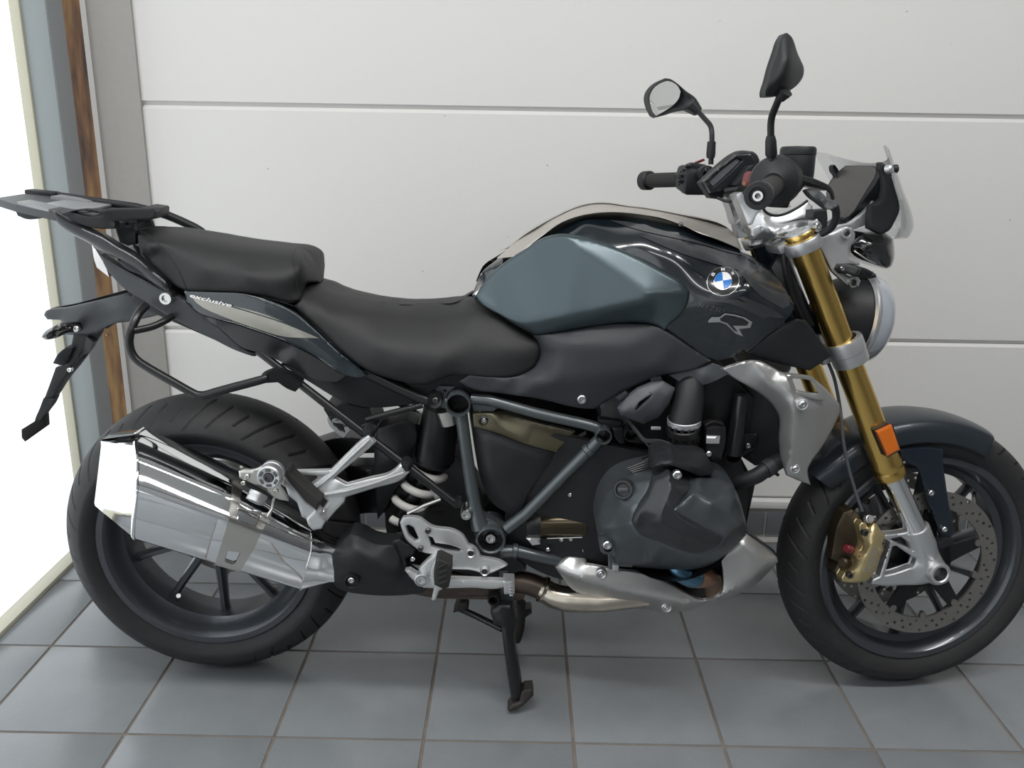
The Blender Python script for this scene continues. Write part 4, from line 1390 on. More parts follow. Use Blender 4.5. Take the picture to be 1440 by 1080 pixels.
# upper rail
tube('frame_tube', 'frame_paint', fr_main, smooth3([C3(745, 150, .13, 'P'), C3(900, 160, .135, 'P'), C3(1040, 195, .14, 'P'), C3(1440, 305, .15, 'P'), C3(310, 338, .155, 'E'), C3(352, 365, .155, 'E')], 6), .0108, 18, mirror=True)
relief('frame_gusset', 'frame_paint', fr_main, tr('P', [(750, 200, .132), (1020, 235, .136), (960, 275, .134), (765, 275, .13)]), step=5, smooth=0, th=.01)
# diagonal and lower rails
tube('frame_tube', 'frame_paint', fr_main, [C3(362, 398, .155, 'E'), C3(160, 600, .153, 'E'), C3(0, 762, .15, 'E'), C3(1275, 905, .15)], [.0125, .0118, .0118, .0125], 18, mirror=True)
tube('frame_tube', 'frame_paint', fr_main, [C3(380, 335, .15, 'V'), C3(520, 330, .148, 'V'), C3(700, 375, .14, 'V'), C3(960, 430, .13, 'V')], [.0145, .0125, .0122, .012], 18, mirror=True)
lathe('tube_collar', 'frame_paint', fr_main, C3(505, 328, .148, 'V'), (1, 0, -.12), [(.0128, -.006), (.0150, -.004), (.0150, .004), (.0128, .006)], 20)
lathe('tube_collar', 'frame_paint', fr_main, C3(300, 458, .155, 'E'), (-.7, 0, -.7), [(.0125, -.006), (.0145, -.004), (.0145, .004), (.0125, .006)], 20)
# swingarm pivot boss
pv = C3(300, 222, .158, 'V')
lathe('pivot_boss', 'frame_paint', fr_main, pv, (0, -1, 0), [(.0235, -.02), (.0240, .010), (.0262, .013), (.0290, .012), (.0305, .008), (.0310, -.06)], 44)
lathe('pivot_bore', 'engine_black', fr_main, pv, (0, -1, 0), [(0, -.012), (.012, -.012), (.018, -.010), (.0185, -.004), (.0235, -.004), (.0240, .008)], 40)
lathe('pivot_bolt', 'bolt_metal', fr_main, pv, (0, -1, 0), [(0, -.004), (.005, -.004), (.0055, .003), (.0095, .003), (.0115, .000), (.0115, -.013)], 24)
relief('pivot_gusset', 'frame_paint', fr_main, tr('V', [(150, 0, .145), (300, 60, .147), (420, 130, .148), (440, 200, .150), (160, 200, .150), (150, 100, .147)]), step=6, smooth=0, th=.025, bev=2)
c_ = C3(1082, 832, .158)
lathe('frame_bolt', 'bolt_metal', fr_main, c_, (0, -1, 0), [(0, .002), (.0045, .002), (.005, .008), (.0095, .008), (.0115, .004), (.0125, -.03)], 22)
# clamp rings ahead
for x, y, r in ((160, 300, .0142), (375, 290, .0118)):
    ring('clamp_ring', 'Q', x, y, .172, r * 1.12, r * .92, fr_main, depth=.035, m='frame_paint' if x < 200 else 'black_metal')
    lathe('clamp_bolt', 'bolt_dark', fr_main, C3(x - 12 if x < 200 else x + 5, y - 38, .156, 'Q'), (0, -1, 0), [(0, .002), (.003, .002), (.0033, .006), (.005, .006), (.0055, 0)], 16)
relief('clamp_bridge', 'black_metal', fr_main, tr('Q', [(230, 230, .158), (310, 235, .158), (330, 350, .158), (290, 360, .158), (240, 300, .158)]), step=5, smooth=0, th=.03, bev=2)
box('clamp_pad', 'plastic', fr_main, C3(205, 185, .130, 'Q'), .045, .03, .018, Matrix.Rotation(R(3), 3, 'Y'), .004)

# black subframe
sub = tube('subframe', 'black_metal', bike, [at(362, 493, .118), at(470, 577, .13), at(560, 646, .142), at(644, 711, .152)], [.0075, .0085, .0085, .0085], 16, mirror=True)
tube('subframe_upper', 'black_metal', sub, [C3(590, 150, .12), C3(740, 225, .125), C3(900, 292, .132)], [.0095, .0095, .0095], 12, mirror=True, squash=(Vector((0, 1, 0)), .6))
tube('subframe_strut', 'black_metal', sub, [C3(600, 378, .13), C3(720, 345, .13), C3(870, 308, .13)], .0062, 12, mirror=True)
lathe('subframe_joint', 'black_metal', sub, C3(372, 165, .142, 'P'), (0, -1, 0), [(0, .002), (.006, .002), (.0135, .006), (.0148, .003), (.0148, -.03)], 26)
bolts('P', [(378, 165)], .146, sub, .006, 'bolt_dark')
for x, y in ((612, 440), (790, 600)):
    lathe('rubber_mount', 'plastic', sub, C3(x, y, .158), (0, -1, 0), [(0, .014), (.007, .014), (.011, .006), (.0125, -.004), (.0125, -.02)], 22)
lathe('subframe_clevis', 'black_metal', sub, C3(1045, 780, .155), (0, -1, 0), [(0, .006), (.008, .006), (.0095, .003), (.0095, -.015)], 20)

# far frame side, shock absorber, swingarm
shock = tube('shock_absorber', 'engine_black', bike, [C3(970, 320, .03), C3(930, 560, .03)], [.040, .043], 28)
lathe('spring_seat', 'plastic', shock, C3(925, 580, .03), (.17, 0, 1), [(0, -.006), (.034, -.006), (.038, 0), (.036, .010), (0, .010)], 30)
sp = []
ax0, ax1 = C3(925, 590, .03), C3(770, 850, .03)
dv = (ax1 - ax0).normalized(); u_, w_ = frame_of(dv)
for k in range(150):
    s = k / 149; a = 2 * math.pi * 3.6 * s
    sp.append(ax0 + (ax1 - ax0) * s + (u_ * math.cos(a) + w_ * math.sin(a)) * .034)
tube('spring', 'white_spring', shock, sp, .0085, 10)
tube('shock_rod', 'engine_black', shock, [ax0, ax1], .016, 16)
relief('shock_reservoir', 'plastic', shock, tr('C', [(650, 420, .06), (720, 395, .06), (800, 375, .06), (840, 400, .06), (845, 480, .06), (820, 540, .055), (800, 660, .055), (730, 730, .05), (700, 800, .04), (655, 860, .03), (640, 640, .05), (640, 500, .055)]),
       tr('C', [(740, 560, .085)]), step=7, smooth=3, th=.05, bev=4)
swing = relief('swingarm', 'black_metal', bike, tr('px', [(440, 625, -.06), (470, 616, -.06), (530, 618, -.06), (560, 640, -.06), (600, 690, -.06), (700, 735, -.05), (720, 770, -.05), (690, 785, -.05), (600, 775, -.06), (545, 766, -.06), (541, 721, -.06), (512, 722, -.06), (470, 730, -.08), (420, 740, -.08), (400, 720, -.08), (420, 680, -.07)]),
               holes=[tr('px', [(486, 638), (529, 637), (530, 655), (492, 655)], -.06)], step=7, smooth=0, th=.05, bev=2)
lathe('final_drive', 'black_metal', swing, RAX + Vector((0, .10, 0)), (0, 1, 0), [(0, .0), (.06, .0), (.085, .01), (.09, .05), (.06, .07), (0, .07)], 40)
relief('inner_mudguard', 'engine_black', bike, tr('px', [(531, 600, .03), (560, 590, .04), (600, 600, .04), (640, 640, .04), (680, 700, .05), (690, 760, .05), (640, 790, .05), (570, 790, .05), (556, 770, .05), (543, 745, .04), (541, 720, .03), (533, 690, .03)]),
       step=8, smooth=0, th=.07)
relief('transmission_case', 'engine_black', bike, tr('px', [(560, 735, .09), (600, 728, .10), (680, 730, .11), (690, 745, .12), (740, 800, .12), (700, 812, .10), (620, 800, .09), (560, 790, .08)]), step=8, smooth=0, back=-.09)
tube('gear_strut', 'brushed', swing, [C3(800, 830, .12), C3(880, 790, .12), C3(960, 760, .12)], .004, 8)
tube('gear_strut', 'silver', swing, [C3(905, 690, .10), C3(945, 750, .10)], [.004, .008], 8)
relief('shock_link', 'silver', shock, tr('C', [(410, 370, .05), (430, 362, .05), (500, 380, .05), (520, 430, .05), (490, 465, .05), (455, 440, .05), (420, 400, .05)]), holes=[tr('C', [(435, 390, .05), (490, 400, .05), (500, 440, .05), (470, 430, .05)])], step=4, smooth=0, th=.03)
tube('brake_hose', 'black_metal', swing, smooth3([C3(470, 370, .04), C3(540, 420, .05), C3(600, 400, .06), C3(700, 350, .06)], 6), .004, 8)
relief('battery_box', 'plastic', bike, tr('px', [(455, 575, .05), (480, 570, .05), (520, 575, .05), (530, 600, .05), (470, 600, .05)]), step=7, smooth=0, th=.1)

# side panels between the tubes
sp1 = relief('frame_side_panel', 'plastic', bike, tr('P', [(752, 300, .128), (930, 292, .130), (1000, 420, .132), (1440, 560, .14), (1640, 620, .14), (1620, 700, .14), (1450, 900, .14), (1330, 1080, .138), (1230, 1300, .138), (1150, 1330, .138), (950, 1200, .132), (870, 1050, .13), (780, 700, .128), (752, 450, .126)]),
             (), ridge=[tr('P', [(900, 560, .146), (930, 900, .148), (1150, 1250, .146)]), tr('P', [(900, 560, .146), (1400, 720, .152), (1560, 700, .15)])], step=6, smooth=1, th=.01, mirror='copy')[0]
relief('panel_rim', 'olive', sp1, tr('P', [(752, 300, .138), (850, 296, .139), (950, 292, .138), (1000, 288, .134), (1440, 398, .142), (1790, 486, .148), (1700, 580, .150), (1600, 692, .154), (1440, 652, .156), (1250, 596, .154), (1060, 520, .150), (880, 462, .146), (765, 432, .142)]),
       ridge=[tr('P', [(965, 300, .142), (985, 360, .146), (1010, 430, .149), (1080, 478, .152), (1250, 585, .156)])], step=5, smooth=.4, th=.01, bev=1.5)
lathe('panel_grommet', 'engine_black', sp1, C3(865, 370, .140, 'P'), (0, -1, 0), [(0, .001), (.0055, .001), (.0075, .005), (.0098, .003), (.0098, -.01)], 24)
bolts('P', [(868, 366)], .142, sp1, .0048)
relief('air_duct', 'engine_black', sp1, tr('E', [(0, 560, .12), (130, 470, .12), (290, 380, .12), (300, 480, .12), (100, 640, .12), (20, 700, .12)]), step=7, smooth=0, th=.02)

# rider footrest plate
D_ = lambda pts, d: tr('D', pts, d)
fp = relief('footrest_plate', 'cast_alu', bike, D_([(440, 125), (455, 98), (490, 94), (540, 102), (600, 142), (720, 166), (755, 186), (790, 238), (815, 248), (835, 268), (850, 300), (960, 325), (985, 342), (900, 384), (872, 395), (835, 376), (700, 362), (640, 300), (550, 272), (510, 246), (475, 215), (450, 160)], .185),
            holes=[D_([(470, 142), (485, 136), (510, 150), (538, 208), (520, 218), (488, 190)], .185), D_([(585, 193), (605, 200), (620, 228), (720, 246), (755, 262), (738, 272), (690, 268), (600, 245)], .185)],
            step=4, smooth=0, th=.008, bev=2.5, bdepth=.003, mirror='copy')[0]
for x, y in ((582, 168), (545, 258)):
    bolts('D', [(x, y)], .188, fp, .0058, 'bolt_dark')
for x, y in ((800, 278), (870, 370)):
    lathe('washer', 'silver', fp, C3(x, y, .190, 'D'), (0, -1, 0), [(.006, .004), (.0078, .006), (.0092, .004), (.0095, -.004)], 24)
    bolts('D', [(x, y)], .190, fp, .0066, 'bolt_dark')
fb2 = relief('pedal_bracket', 'cast_alu', fp, D_([(535, 360), (600, 300), (640, 280), (662, 275), (712, 330), (695, 345), (640, 318), (612, 350), (605, 430), (580, 440), (555, 378)], .200), step=4, smooth=0, th=.012, bev=2.5, bdepth=.003)
lathe('pedal_pivot', 'silver', fp, C3(550, 415, .212, 'D'), (0, -1, 0), [(0, .001), (.005, .001), (.0055, .005), (.0085, .005), (.0088, .001), (.0105, .001), (.0115, .004), (.0135, .003), (.014, -.02)], 30)
pedal = relief('brake_pedal', 'cast_alu', fp, D_([(465, 368), (490, 362), (530, 385), (600, 405), (690, 408), (800, 412), (960, 418), (1000, 420), (1000, 438), (960, 455), (800, 455), (690, 458), (610, 458), (560, 455), (500, 410)], .205), step=5, smooth=0, th=.012, bev=3, bdepth=.004)
relief('pedal_tip', 'silver', pedal, D_([(962, 420), (1018, 422), (1021, 440), (1021, 486), (968, 488), (965, 455)], .215), step=4, smooth=0, th=.030, bev=2)
for k in range(4):
    q = D_([(1005, 430 + 16 * k)], .2165)[0]
    box('pedal_tooth', 'silver', pedal, at(*q), .007, .028, .0022, None, .0006)
peg = relief('footpeg', 'cast_alu', fp, D_([(600, 355), (625, 300), (640, 300), (660, 460), (640, 470), (620, 520), (600, 518), (615, 450), (600, 440)], .225), step=4, smooth=0, th=.02, bev=2)
relief('footpeg_rubber', 'rubber_tip', fp, D_([(622, 312), (640, 306), (702, 335), (700, 390), (688, 452), (662, 463), (615, 440), (612, 380)], .262), step=4, smooth=0, th=.035, bev=3, bdepth=.006)
for k in range(4):
    q = D_([(655 + (k % 2) * 4, 345 + 28 * k)], .2635)[0]
    box('peg_rib', 'rubber_tip', fp, at(*q), .018, .004, .0025, Matrix.Rotation(R(-25), 3, 'Y'), .0006)
mc = relief('brake_master_cylinder', 'plastic', fp, D_([(385, 235), (410, 210), (440, 205), (470, 225), (500, 240), (520, 262), (510, 290), (470, 310), (480, 345), (455, 388), (435, 370), (440, 320), (400, 270)], .175), step=5, smooth=0, th=.03, bev=4, bdepth=.008)
bolts('D', [(505, 310), (447, 374)], .180, mc, .005)

# pillion footrest carrier: Y-shaped casting with a folded peg
W_ = lambda pts, d: tr('W', pts, d)
pc = relief('pillion_footrest_carrier', 'cast_alu', bike,
            tr('C', [(345, 690, .205), (420, 628, .20), (500, 550, .19), (590, 465, .178), (612, 448, .175), (645, 488, .175), (610, 520, .178), (540, 580, .188), (445, 658, .20), (470, 672, .203), (505, 690, .203), (600, 665, .19), (735, 622, .175), (765, 590, .172),
                     (808, 632, .172), (780, 660, .172), (640, 708, .188), (500, 752, .205), (495, 775, .207), (430, 845, .212), (410, 870, .213), (372, 835, .213), (395, 800, .212), (415, 770, .210), (360, 730, .208)]),
            step=4, smooth=0, th=.012, bev=3.0, bdepth=.005, mirror='copy')[0]
for q in ([(352, 712, .207), (440, 640, .202), (520, 560, .192), (615, 472, .18)], [(400, 738, .209), (500, 722, .207), (620, 688, .194), (780, 632, .178)]):
    tube('carrier_rib', 'cast_alu', pc, [C3(*z) for z in q], .0032, 8)
relief('carrier_link', 'cast_alu', pc, tr('C', [(225, 626, .195), (430, 622, .20), (420, 650, .20), (370, 648, .20), (240, 640, .195)]), step=4, smooth=0, th=.01, bev=1.5)
relief('carrier_web', 'cast_alu', pc, tr('C', [(330, 690, .198), (365, 660, .198), (362, 648, .198), (400, 640, .198), (440, 650, .198), (400, 700, .198), (350, 705, .198)]), step=4, smooth=0, th=.008)
pg = relief('folded_peg', 'silver', pc, W_([(500, 530), (530, 450), (570, 470), (900, 830), (950, 850), (990, 1020), (930, 1080), (850, 1080), (815, 990), (760, 960), (700, 780), (590, 690), (560, 590), (500, 560)], .232), step=4, smooth=0, th=.022, bev=3, bdepth=.005)
relief('peg_rubber', 'rubber_tip', pc, W_([(545, 400), (555, 370), (585, 345), (612, 372), (620, 410), (1000, 760), (990, 800), (945, 880), (900, 835), (560, 470), (540, 440)], .245), step=4, smooth=0, th=.03, bev=3, bdepth=.006)
relief('peg_joint', 'silver', pc, W_([(820, 985), (930, 870), (1060, 1020), (1010, 1110), (900, 1130), (840, 1060)], .238), step=4, smooth=0, th=.03, bev=2)
bolts('W', [(1030, 905)], .222, pc, .004)

# centre stand
stand = relief('center_stand', 'black_metal', bike, tr('D', [(898, 572, .135), (945, 535, .135), (1010, 542, .135), (1030, 600, .14), (1022, 700, .15), (1040, 850, .165), (1058, 965, .174), (1058, 1010, .176), (1040, 1045, .176), (1008, 1048, .176), (985, 900, .168), (962, 720, .155), (955, 650, .147), (915, 640, .14)]),
               step=5, smooth=0, th=.024, bev=5, bdepth=.009, mirror='copy')[0]
relief('stand_foot', 'dark_brown', stand, tr('D', [(985, 1072, .19), (1010, 1042, .185), (1045, 1030, .18), (1055, 985, .176), (1072, 970, .175), (1112, 966, .175), (1117, 1000, .178), (1060, 1052, .185), (1020, 1075, .19), (995, 1082, .19)]),
       step=4, smooth=0, th=.03, bev=2.5, mirror='copy')
ring('stand_eye', 'V', 325, 745, .135, .0125, .0085, stand, 'black_metal', .02)
relief('stand_hanger', 'frame_paint', stand, tr('V', [(370, 500, .11), (440, 490, .11), (490, 690, .11), (495, 780, .11), (390, 760, .11)]), step=6, smooth=0, th=.02, mirror='copy')
pts = [C3(1000, 610, .12, 'D')]
tube('stand_cross_tube', 'black_metal', stand, [pts[0], Vector((pts[0].x, 2 * YM - pts[0].y, pts[0].z))], .014, 16)
tube('stand_lever', 'black_metal', stand, smooth3([C3(745, 562, .05, 'D'), C3(830, 600, .06, 'D'), C3(900, 635, .08, 'D'), C3(960, 665, .10, 'D')], 4), .0072, 12)
relief('lever_tread', 'dark_brown', stand, tr('D', [(710, 582, .06), (722, 550, .06), (745, 530, .06), (780, 528, .06), (788, 562, .06), (760, 572, .06), (735, 575, .06)]), step=4, smooth=0, th=.03, bev=2)
tube('stand_spring', 'dark_brown', stand, smooth3([C3(560, 760, -.02, 'V'), C3(555, 950, -.04, 'V'), C3(520, 1080, -.06, 'V')], 4), .010, 10)
# ------------------------------------------------------------------ engine
def E3(x, y, d, c='E', fr=None):
    return at(*tr(c, [(x, y, d)])[0], fr)


crank = relief('engine', 'engine_black', bike, tr('px', [(735, 625, .14), (780, 610, .15), (850, 625, .16), (940, 640, .17), (1000, 640, .16), (1040, 640, .14), (1052, 690, .13), (1050, 740, .13), (1056, 770, .13), (1035, 800, .14), (960, 830, .15), (860, 815, .15), (790, 815, .14), (735, 790, .13), (705, 760, .12), (715, 700, .12)]),
               step=9, smooth=0, mirror='join', th=.02)
# cylinder stub and cooling fins
cyl_c = E3(690, 770, .18)
cyl = lathe('cylinder', 'engine_black', crank, Vector((cyl_c.x, YM - .14, cyl_c.z + .01)), (0, -1, 0), [(.115, -.02), (.115, .03), (.122, .035), (.122, .045), (.115, .05), (.115, .11)], 48, mirror=True)
for k in range(5):
    a = tr('Q', [(345 + 12 * k, 545 + 4 * k, .235), (490 + 10 * k, 490 + 10 * k, .235), (520 + 6 * k, 500 + 12 * k, .235)])
    tube('cooling_fin', 'bolt_dark', crank, [at(q[0], q[1] + k * 1.2, q[2]) for q in a], .0016, 6)
# head cover
ho = tr('E', [(340, 830, .245), (345, 770, .245), (375, 680, .245), (420, 620, .245), (520, 570, .248), (610, 552, .25), (690, 545, .25), (830, 580, .25), (960, 600, .25), (1000, 625, .25), (1030, 700, .25), (1050, 770, .25), (1062, 822, .25), (1056, 870, .25),
              (1000, 930, .25), (900, 1005, .25), (820, 1030, .248), (700, 1032, .246), (600, 1026, .245), (430, 1015, .243), (400, 960, .243), (350, 885, .243)])
hr = [tr('E', [(610, 560, .300), (585, 650, .322), (520, 740, .338), (500, 810, .342), (540, 870, .346), (780, 960, .350), (830, 965, .348), (940, 925, .338), (970, 880, .332)]),
      tr('E', [(835, 590, .300), (715, 745, .368), (960, 875, .345)]),
      tr('E', [(835, 680, .345), (900, 715, .350), (1050, 810, .290)]),
      tr('E', [(720, 745, .368), (800, 665, .350), (1000, 690, .288)]),
      tr('E', [(445, 700, .296), (432, 830, .303), (432, 950, .285)]),
      tr('E', [(420, 1005, .258), (600, 1015, .262), (820, 1020, .262)])]
head = relief('cylinder_head_cover', 'engine_grey', bike, ho, tr('E', [(365, 830, .275), (450, 640, .278), (540, 600, .288), (600, 985, .318), (960, 640, .272)]),
              ridge=hr, step=4, smooth=.3, back=.15, bev=4, bdepth=.010, mirror='copy', ang_s=38)[0]
ins = tr('E', [(612, 532, .0), (690, 530, 0), (760, 552, 0), (832, 586, 0), (770, 668, 0), (712, 740, 0), (720, 752, 0), (948, 872, 0), (942, 898, 0), (925, 915, 0), (825, 955, 0), (780, 948, 0), (650, 900, 0), (545, 855, 0), (515, 815, 0), (508, 790, 0), (530, 740, 0), (590, 650, 0), (603, 600, 0)])
bvh_ = world_bvh([head])


def head_d(p, off):
    dr = Vector(AX_R * ((p[0] - 720) / FPX) + AX_D * ((p[1] - 540) / FPX) + AX_F).normalized()
    h = bvh_.ray_cast(Vector(CAM), dr)
    return (YM - h[0].y + off) if h[0] is not None else .29


insd = [(p[0], p[1], head_d(p, .006)) for p in ins]
ictl = [(q[0], q[1], head_d(q, .008)) for q in tr('E', [(570, 800, 0), (640, 860, 0), (780, 900, 0), (900, 890, 0), (860, 860, 0)])]
insert = relief('head_insert', 'head_insert', head, insd, ictl, ridge=[tr('E', [(690, 560, .345), (700, 640, .362), (660, 740, .378), (640, 800, .380), (760, 860, .376), (900, 910, .356)]), tr('E', [(610, 600, .330), (560, 740, .356), (530, 800, .358)])],
                step=4, smooth=.3, th=.01, bev=2, bdepth=.004, ang_s=38)
insert['label'] = 'black plastic insert with a hockey-stick shape'
tc_ = tr('E', [(600, 540, .30), (598, 460, .27), (640, 443, .255), (700, 442, .255), (720, 458, .255), (820, 458, .25), (870, 480, .25), (905, 545, .25), (895, 575, .255), (835, 583, .28), (760, 552, .31), (690, 530, .325), (640, 530, .325), (612, 542, .32)])
relief('spark_plug_cover', 'plastic', head, tc_, (), ridge=[tr('E', [(615, 520, .312), (640, 505, .318), (700, 500, .318), (830, 545, .292)])], step=4, smooth=.3, th=.03, bev=2, bdepth=.004)
bolts('E', [(728, 575)], .362, head, .0078)
oc_ = E3(470, 645, .296)
lathe('oil_cap', 'head_insert', head, oc_, (-.28, -.9, .30), [(0, .006), (.011, .006), (.013, .010), (.0165, .010), (.0185, .006), (.0195, -.01)], 36)
V, F = box_geo(oc_ + Vector((-.28, -.9, .30)).normalized() * .009, .018, .006, .006, None, .001)
MB().add(V, F).build('oil_cap_grip', 'plastic_mid', head, 40)
lathe('drain_boss', 'engine_grey', head, E3(392, 913, .270), (0, -1, 0), [(.008, .012), (.0135, .012), (.0155, .008), (.0155, -.03)], 26)
bolts('E', [(392, 913)], .283, head, .0088)
relief('head_bracket', 'engine_grey', head, tr('E', [(395, 950, .25), (440, 960, .25), (448, 1030, .25), (400, 1030, .25), (398, 990, .25)]), step=5, smooth=0, th=.02, bev=2)
box('bracket_pin', 'silver', head, E3(430, 1018, .255), .012, .012, .012, None, .002)

# starter motor and small fittings in front of the gearbox
st = tube('starter_motor', 'bronze', crank, [E3(18, 815, .12), E3(40, 815, .12), E3(292, 812, .125)], [.026, .028, .028], 24)
lathe('starter_cap', 'engine_black', st, E3(40, 815, .12), (1, 0, 0), [(.0285, -.016), (.0295, -.014), (.0295, .01), (.0285, .012)], 24)
box('starter_rail', 'engine_black', st, E3(150, 700, .12), .09, .02, .006, None, .001)
tube('oil_line', 'steel', crank, [E3(100, 882, .15), E3(270, 876, .15)], .0012, 6)
for x, y in ((105, 935), (170, 888), (215, 885), (278, 938), (210, 672)):
    bolt(*tr('E', [(x, y, .145)])[0], .0042, crank)
relief('mount_ear', 'silver', crank, tr('E', [(0, 880, .15), (68, 884, .15), (66, 910, .15), (30, 915, .15)]), step=4, smooth=0, th=.008)
for k in range(3):
    V, F = box_geo(E3(235 + k * 30, 590 + (k % 2) * 40, .13), .012, .02, .02, None, .003)
    MB().add(V, F).build('connector', 'black_metal', crank, 30)
relief('gearbox_cover', 'engine_black', crank, tr('E', [(60, 690, .125), (290, 690, .13), (330, 760, .15), (340, 900, .15), (300, 970, .14), (60, 960, .13), (0, 900, .12), (0, 780, .12)]), step=7, smooth=0, th=.02, bev=3)

# throttle body
th_c = E3(770, 330, .19)
ax_t = Vector((-.05, -.10, 1))
intake = tube('intake_hose', 'plastic', bike, [E3(800, 40, .12), E3(790, 120, .155), E3(782, 220, .175), E3(770, 300, .188), E3(762, 345, .192)], [.029, .029, .029, .030, .030], 28, mirror=True)
lathe('hose_clamp', 'silver', intake, E3(762, 316, .190), (-.06, -.12, 1), [(.0302, -.006), (.0318, -.005), (.0318, .005), (.0302, .006)], 40)
tbd = lathe('throttle_body', 'black_metal', intake, E3(755, 395, .195), (-.06, -.12, 1), [(.026, -.026), (.030, -.024), (.030, -.014), (.027, -.012), (.027, .006), (.031, .008), (.031, .020), (.028, .022)], 36)
for k in range(6):
    a = R(200 + 28 * k)
    p = E3(755, 372, .195) + Vector((math.cos(a) * .028, math.sin(a) * .028, 0))
    V, F = box_geo(p, .006, .006, .030, None, .001)
    MB().add(V, F).build('throttle_rib', 'black_metal', intake, 30)
for x, y in ((685, 437), (782, 446), (625, 350)):
    V, F = box_geo(E3(x, y, .225), .018, .004, .006, None, .001)
    MB().add(V, F).build('flange_plate', 'silver', intake, 30)
tpsb = relief('throttle_sensor', 'black_metal', intake, tr('E', [(865, 350, .21), (900, 340, .21), (962, 345, .21), (962, 420, .21), (940, 500, .21), (890, 498, .21), (862, 460, .21)]), step=5, smooth=0, th=.04, bev=3, bdepth=.004)
relief('sensor_plate', 'silver', tpsb, tr('E', [(868, 388, .214), (935, 390, .214), (930, 425, .214), (868, 424, .214)]), step=5, smooth=0, th=.004)
bolts('E', [(880, 474)], .212, tpsb, .0055)
tube('sensor_lead', 'black_metal', tpsb, smooth3([E3(865, 335, .2), E3(900, 318, .2), E3(945, 330, .2)], 4), .003, 8)
# cables in front of the throttle
for k in range(3):
    tube('cable', 'plastic', intake, smooth3([E3(495, 310 + 6 * k, .17), E3(540, 370 + 5 * k, .20), E3(575, 405 + 5 * k, .215), E3(640, 408 + 5 * k, .225), E3(690, 425 + 3 * k, .23), E3(720, 450, .23)], 5), .0024, 8)
tube('cable', 'plastic', intake, smooth3([E3(510, 330, .17), E3(560, 400, .20), E3(610, 455, .225)], 5), .0028, 8)
# grey injector cover
ic = relief('air_flap_cover', 'plastic_mid', bike, tr('E', [(442, 258, .185), (480, 205, .185), (540, 160, .19), (605, 132, .19), (660, 125, .19), (718, 160, .185), (690, 232, .185), (640, 300, .18), (565, 332, .178), (500, 305, .18), (455, 285, .182)]),
            tr('E', [(500, 240, .200), (620, 170, .203)]), holes=[tr('E', [(530, 255, .205), (545, 225, .205), (605, 185, .205), (600, 200, .205), (550, 250, .205), (532, 265, .205)])],
            ridge=[tr('E', [(470, 270, .198), (560, 305, .192), (640, 262, .195), (688, 190, .197)])], step=4, smooth=.3, th=.01, bev=2, bdepth=.003, mirror='copy', curved=False)[0]
for pts_ in ([(432, 205), (480, 172), (495, 190), (450, 225)], [(597, 105), (650, 98), (660, 122), (605, 135)]):
    relief('clip', 'plastic_grey', ic, tr('E', pts_, .183), step=4, smooth=0, th=.012, bev=1.5)

# front black frame struts, coolant hose, radiator
strut = tube('front_strut', 'plastic_gloss', bike, [E3(1040, 190, .155), E3(1020, 330, .158), E3(997, 475, .160)], [.015, .0155, .017], 20, mirror=True)
ring('strut_ring', 'E', 997, 482, .165, .0165, .0140, strut, 'black_metal', .04)
relief('strut_bracket', 'black_metal', strut, tr('E', [(1045, 380, .14), (1110, 378, .14), (1120, 400, .14), (1105, 450, .14), (1050, 480, .14), (1030, 500, .14), (1020, 450, .14)]), step=5, smooth=0, th=.02, bev=2)
bolts('E', [(1070, 435)], .143, strut, .0058)
bolts('E', [(1137, 398)], .13, strut, .0058, 'bolt_dark')
tube('coolant_hose', 'plastic', bike, smooth3([E3(990, 620, .17), E3(1040, 605, .19), E3(1110, 580, .20), E3(1160, 545, .195), E3(1225, 505, .18)], 6), [.013, .0145, .0150, .0150, .0155], 18)
tube('hose_band', 'plastic_grey', bpy.data.objects['coolant_hose'], [E3(1150, 552, .197), E3(1185, 530, .190)], .0172, 18)
rad = relief('radiator', 'engine_black', bike, tr('px', [(985, 560, .10), (1005, 530, .13), (1050, 525, .14), (1085, 560, .15), (1100, 600, .15), (1098, 645, .15), (1062, 655, .13), (1040, 640, .12), (1062, 680, .12), (1048, 745, .11), (1030, 745, .10), (1000, 640, .10)]), step=8, smooth=0, back=-.12)
relief('airbox', 'engine_black', bike, tr('px', [(845, 575, .12), (870, 545, .13), (950, 520, .15), (1020, 520, .15), (1060, 560, .14), (1050, 610, .13), (960, 620, .14), (880, 620, .14), (845, 600, .13)]), step=8, smooth=0, back=-.13)
relief('radiator_link', 'black_metal', rad, tr('E', [(1075, 470, .13), (1130, 440, .13), (1200, 430, .14), (1225, 470, .14), (1180, 520, .14), (1100, 500, .13)]), step=6, smooth=0, th=.05)
lathe('horn', 'engine_black', rad, E3(1130, 215, .13), (-.2, -1, .1), [(0, .008), (.014, .008), (.017, .004), (.018, -.02)], 28)

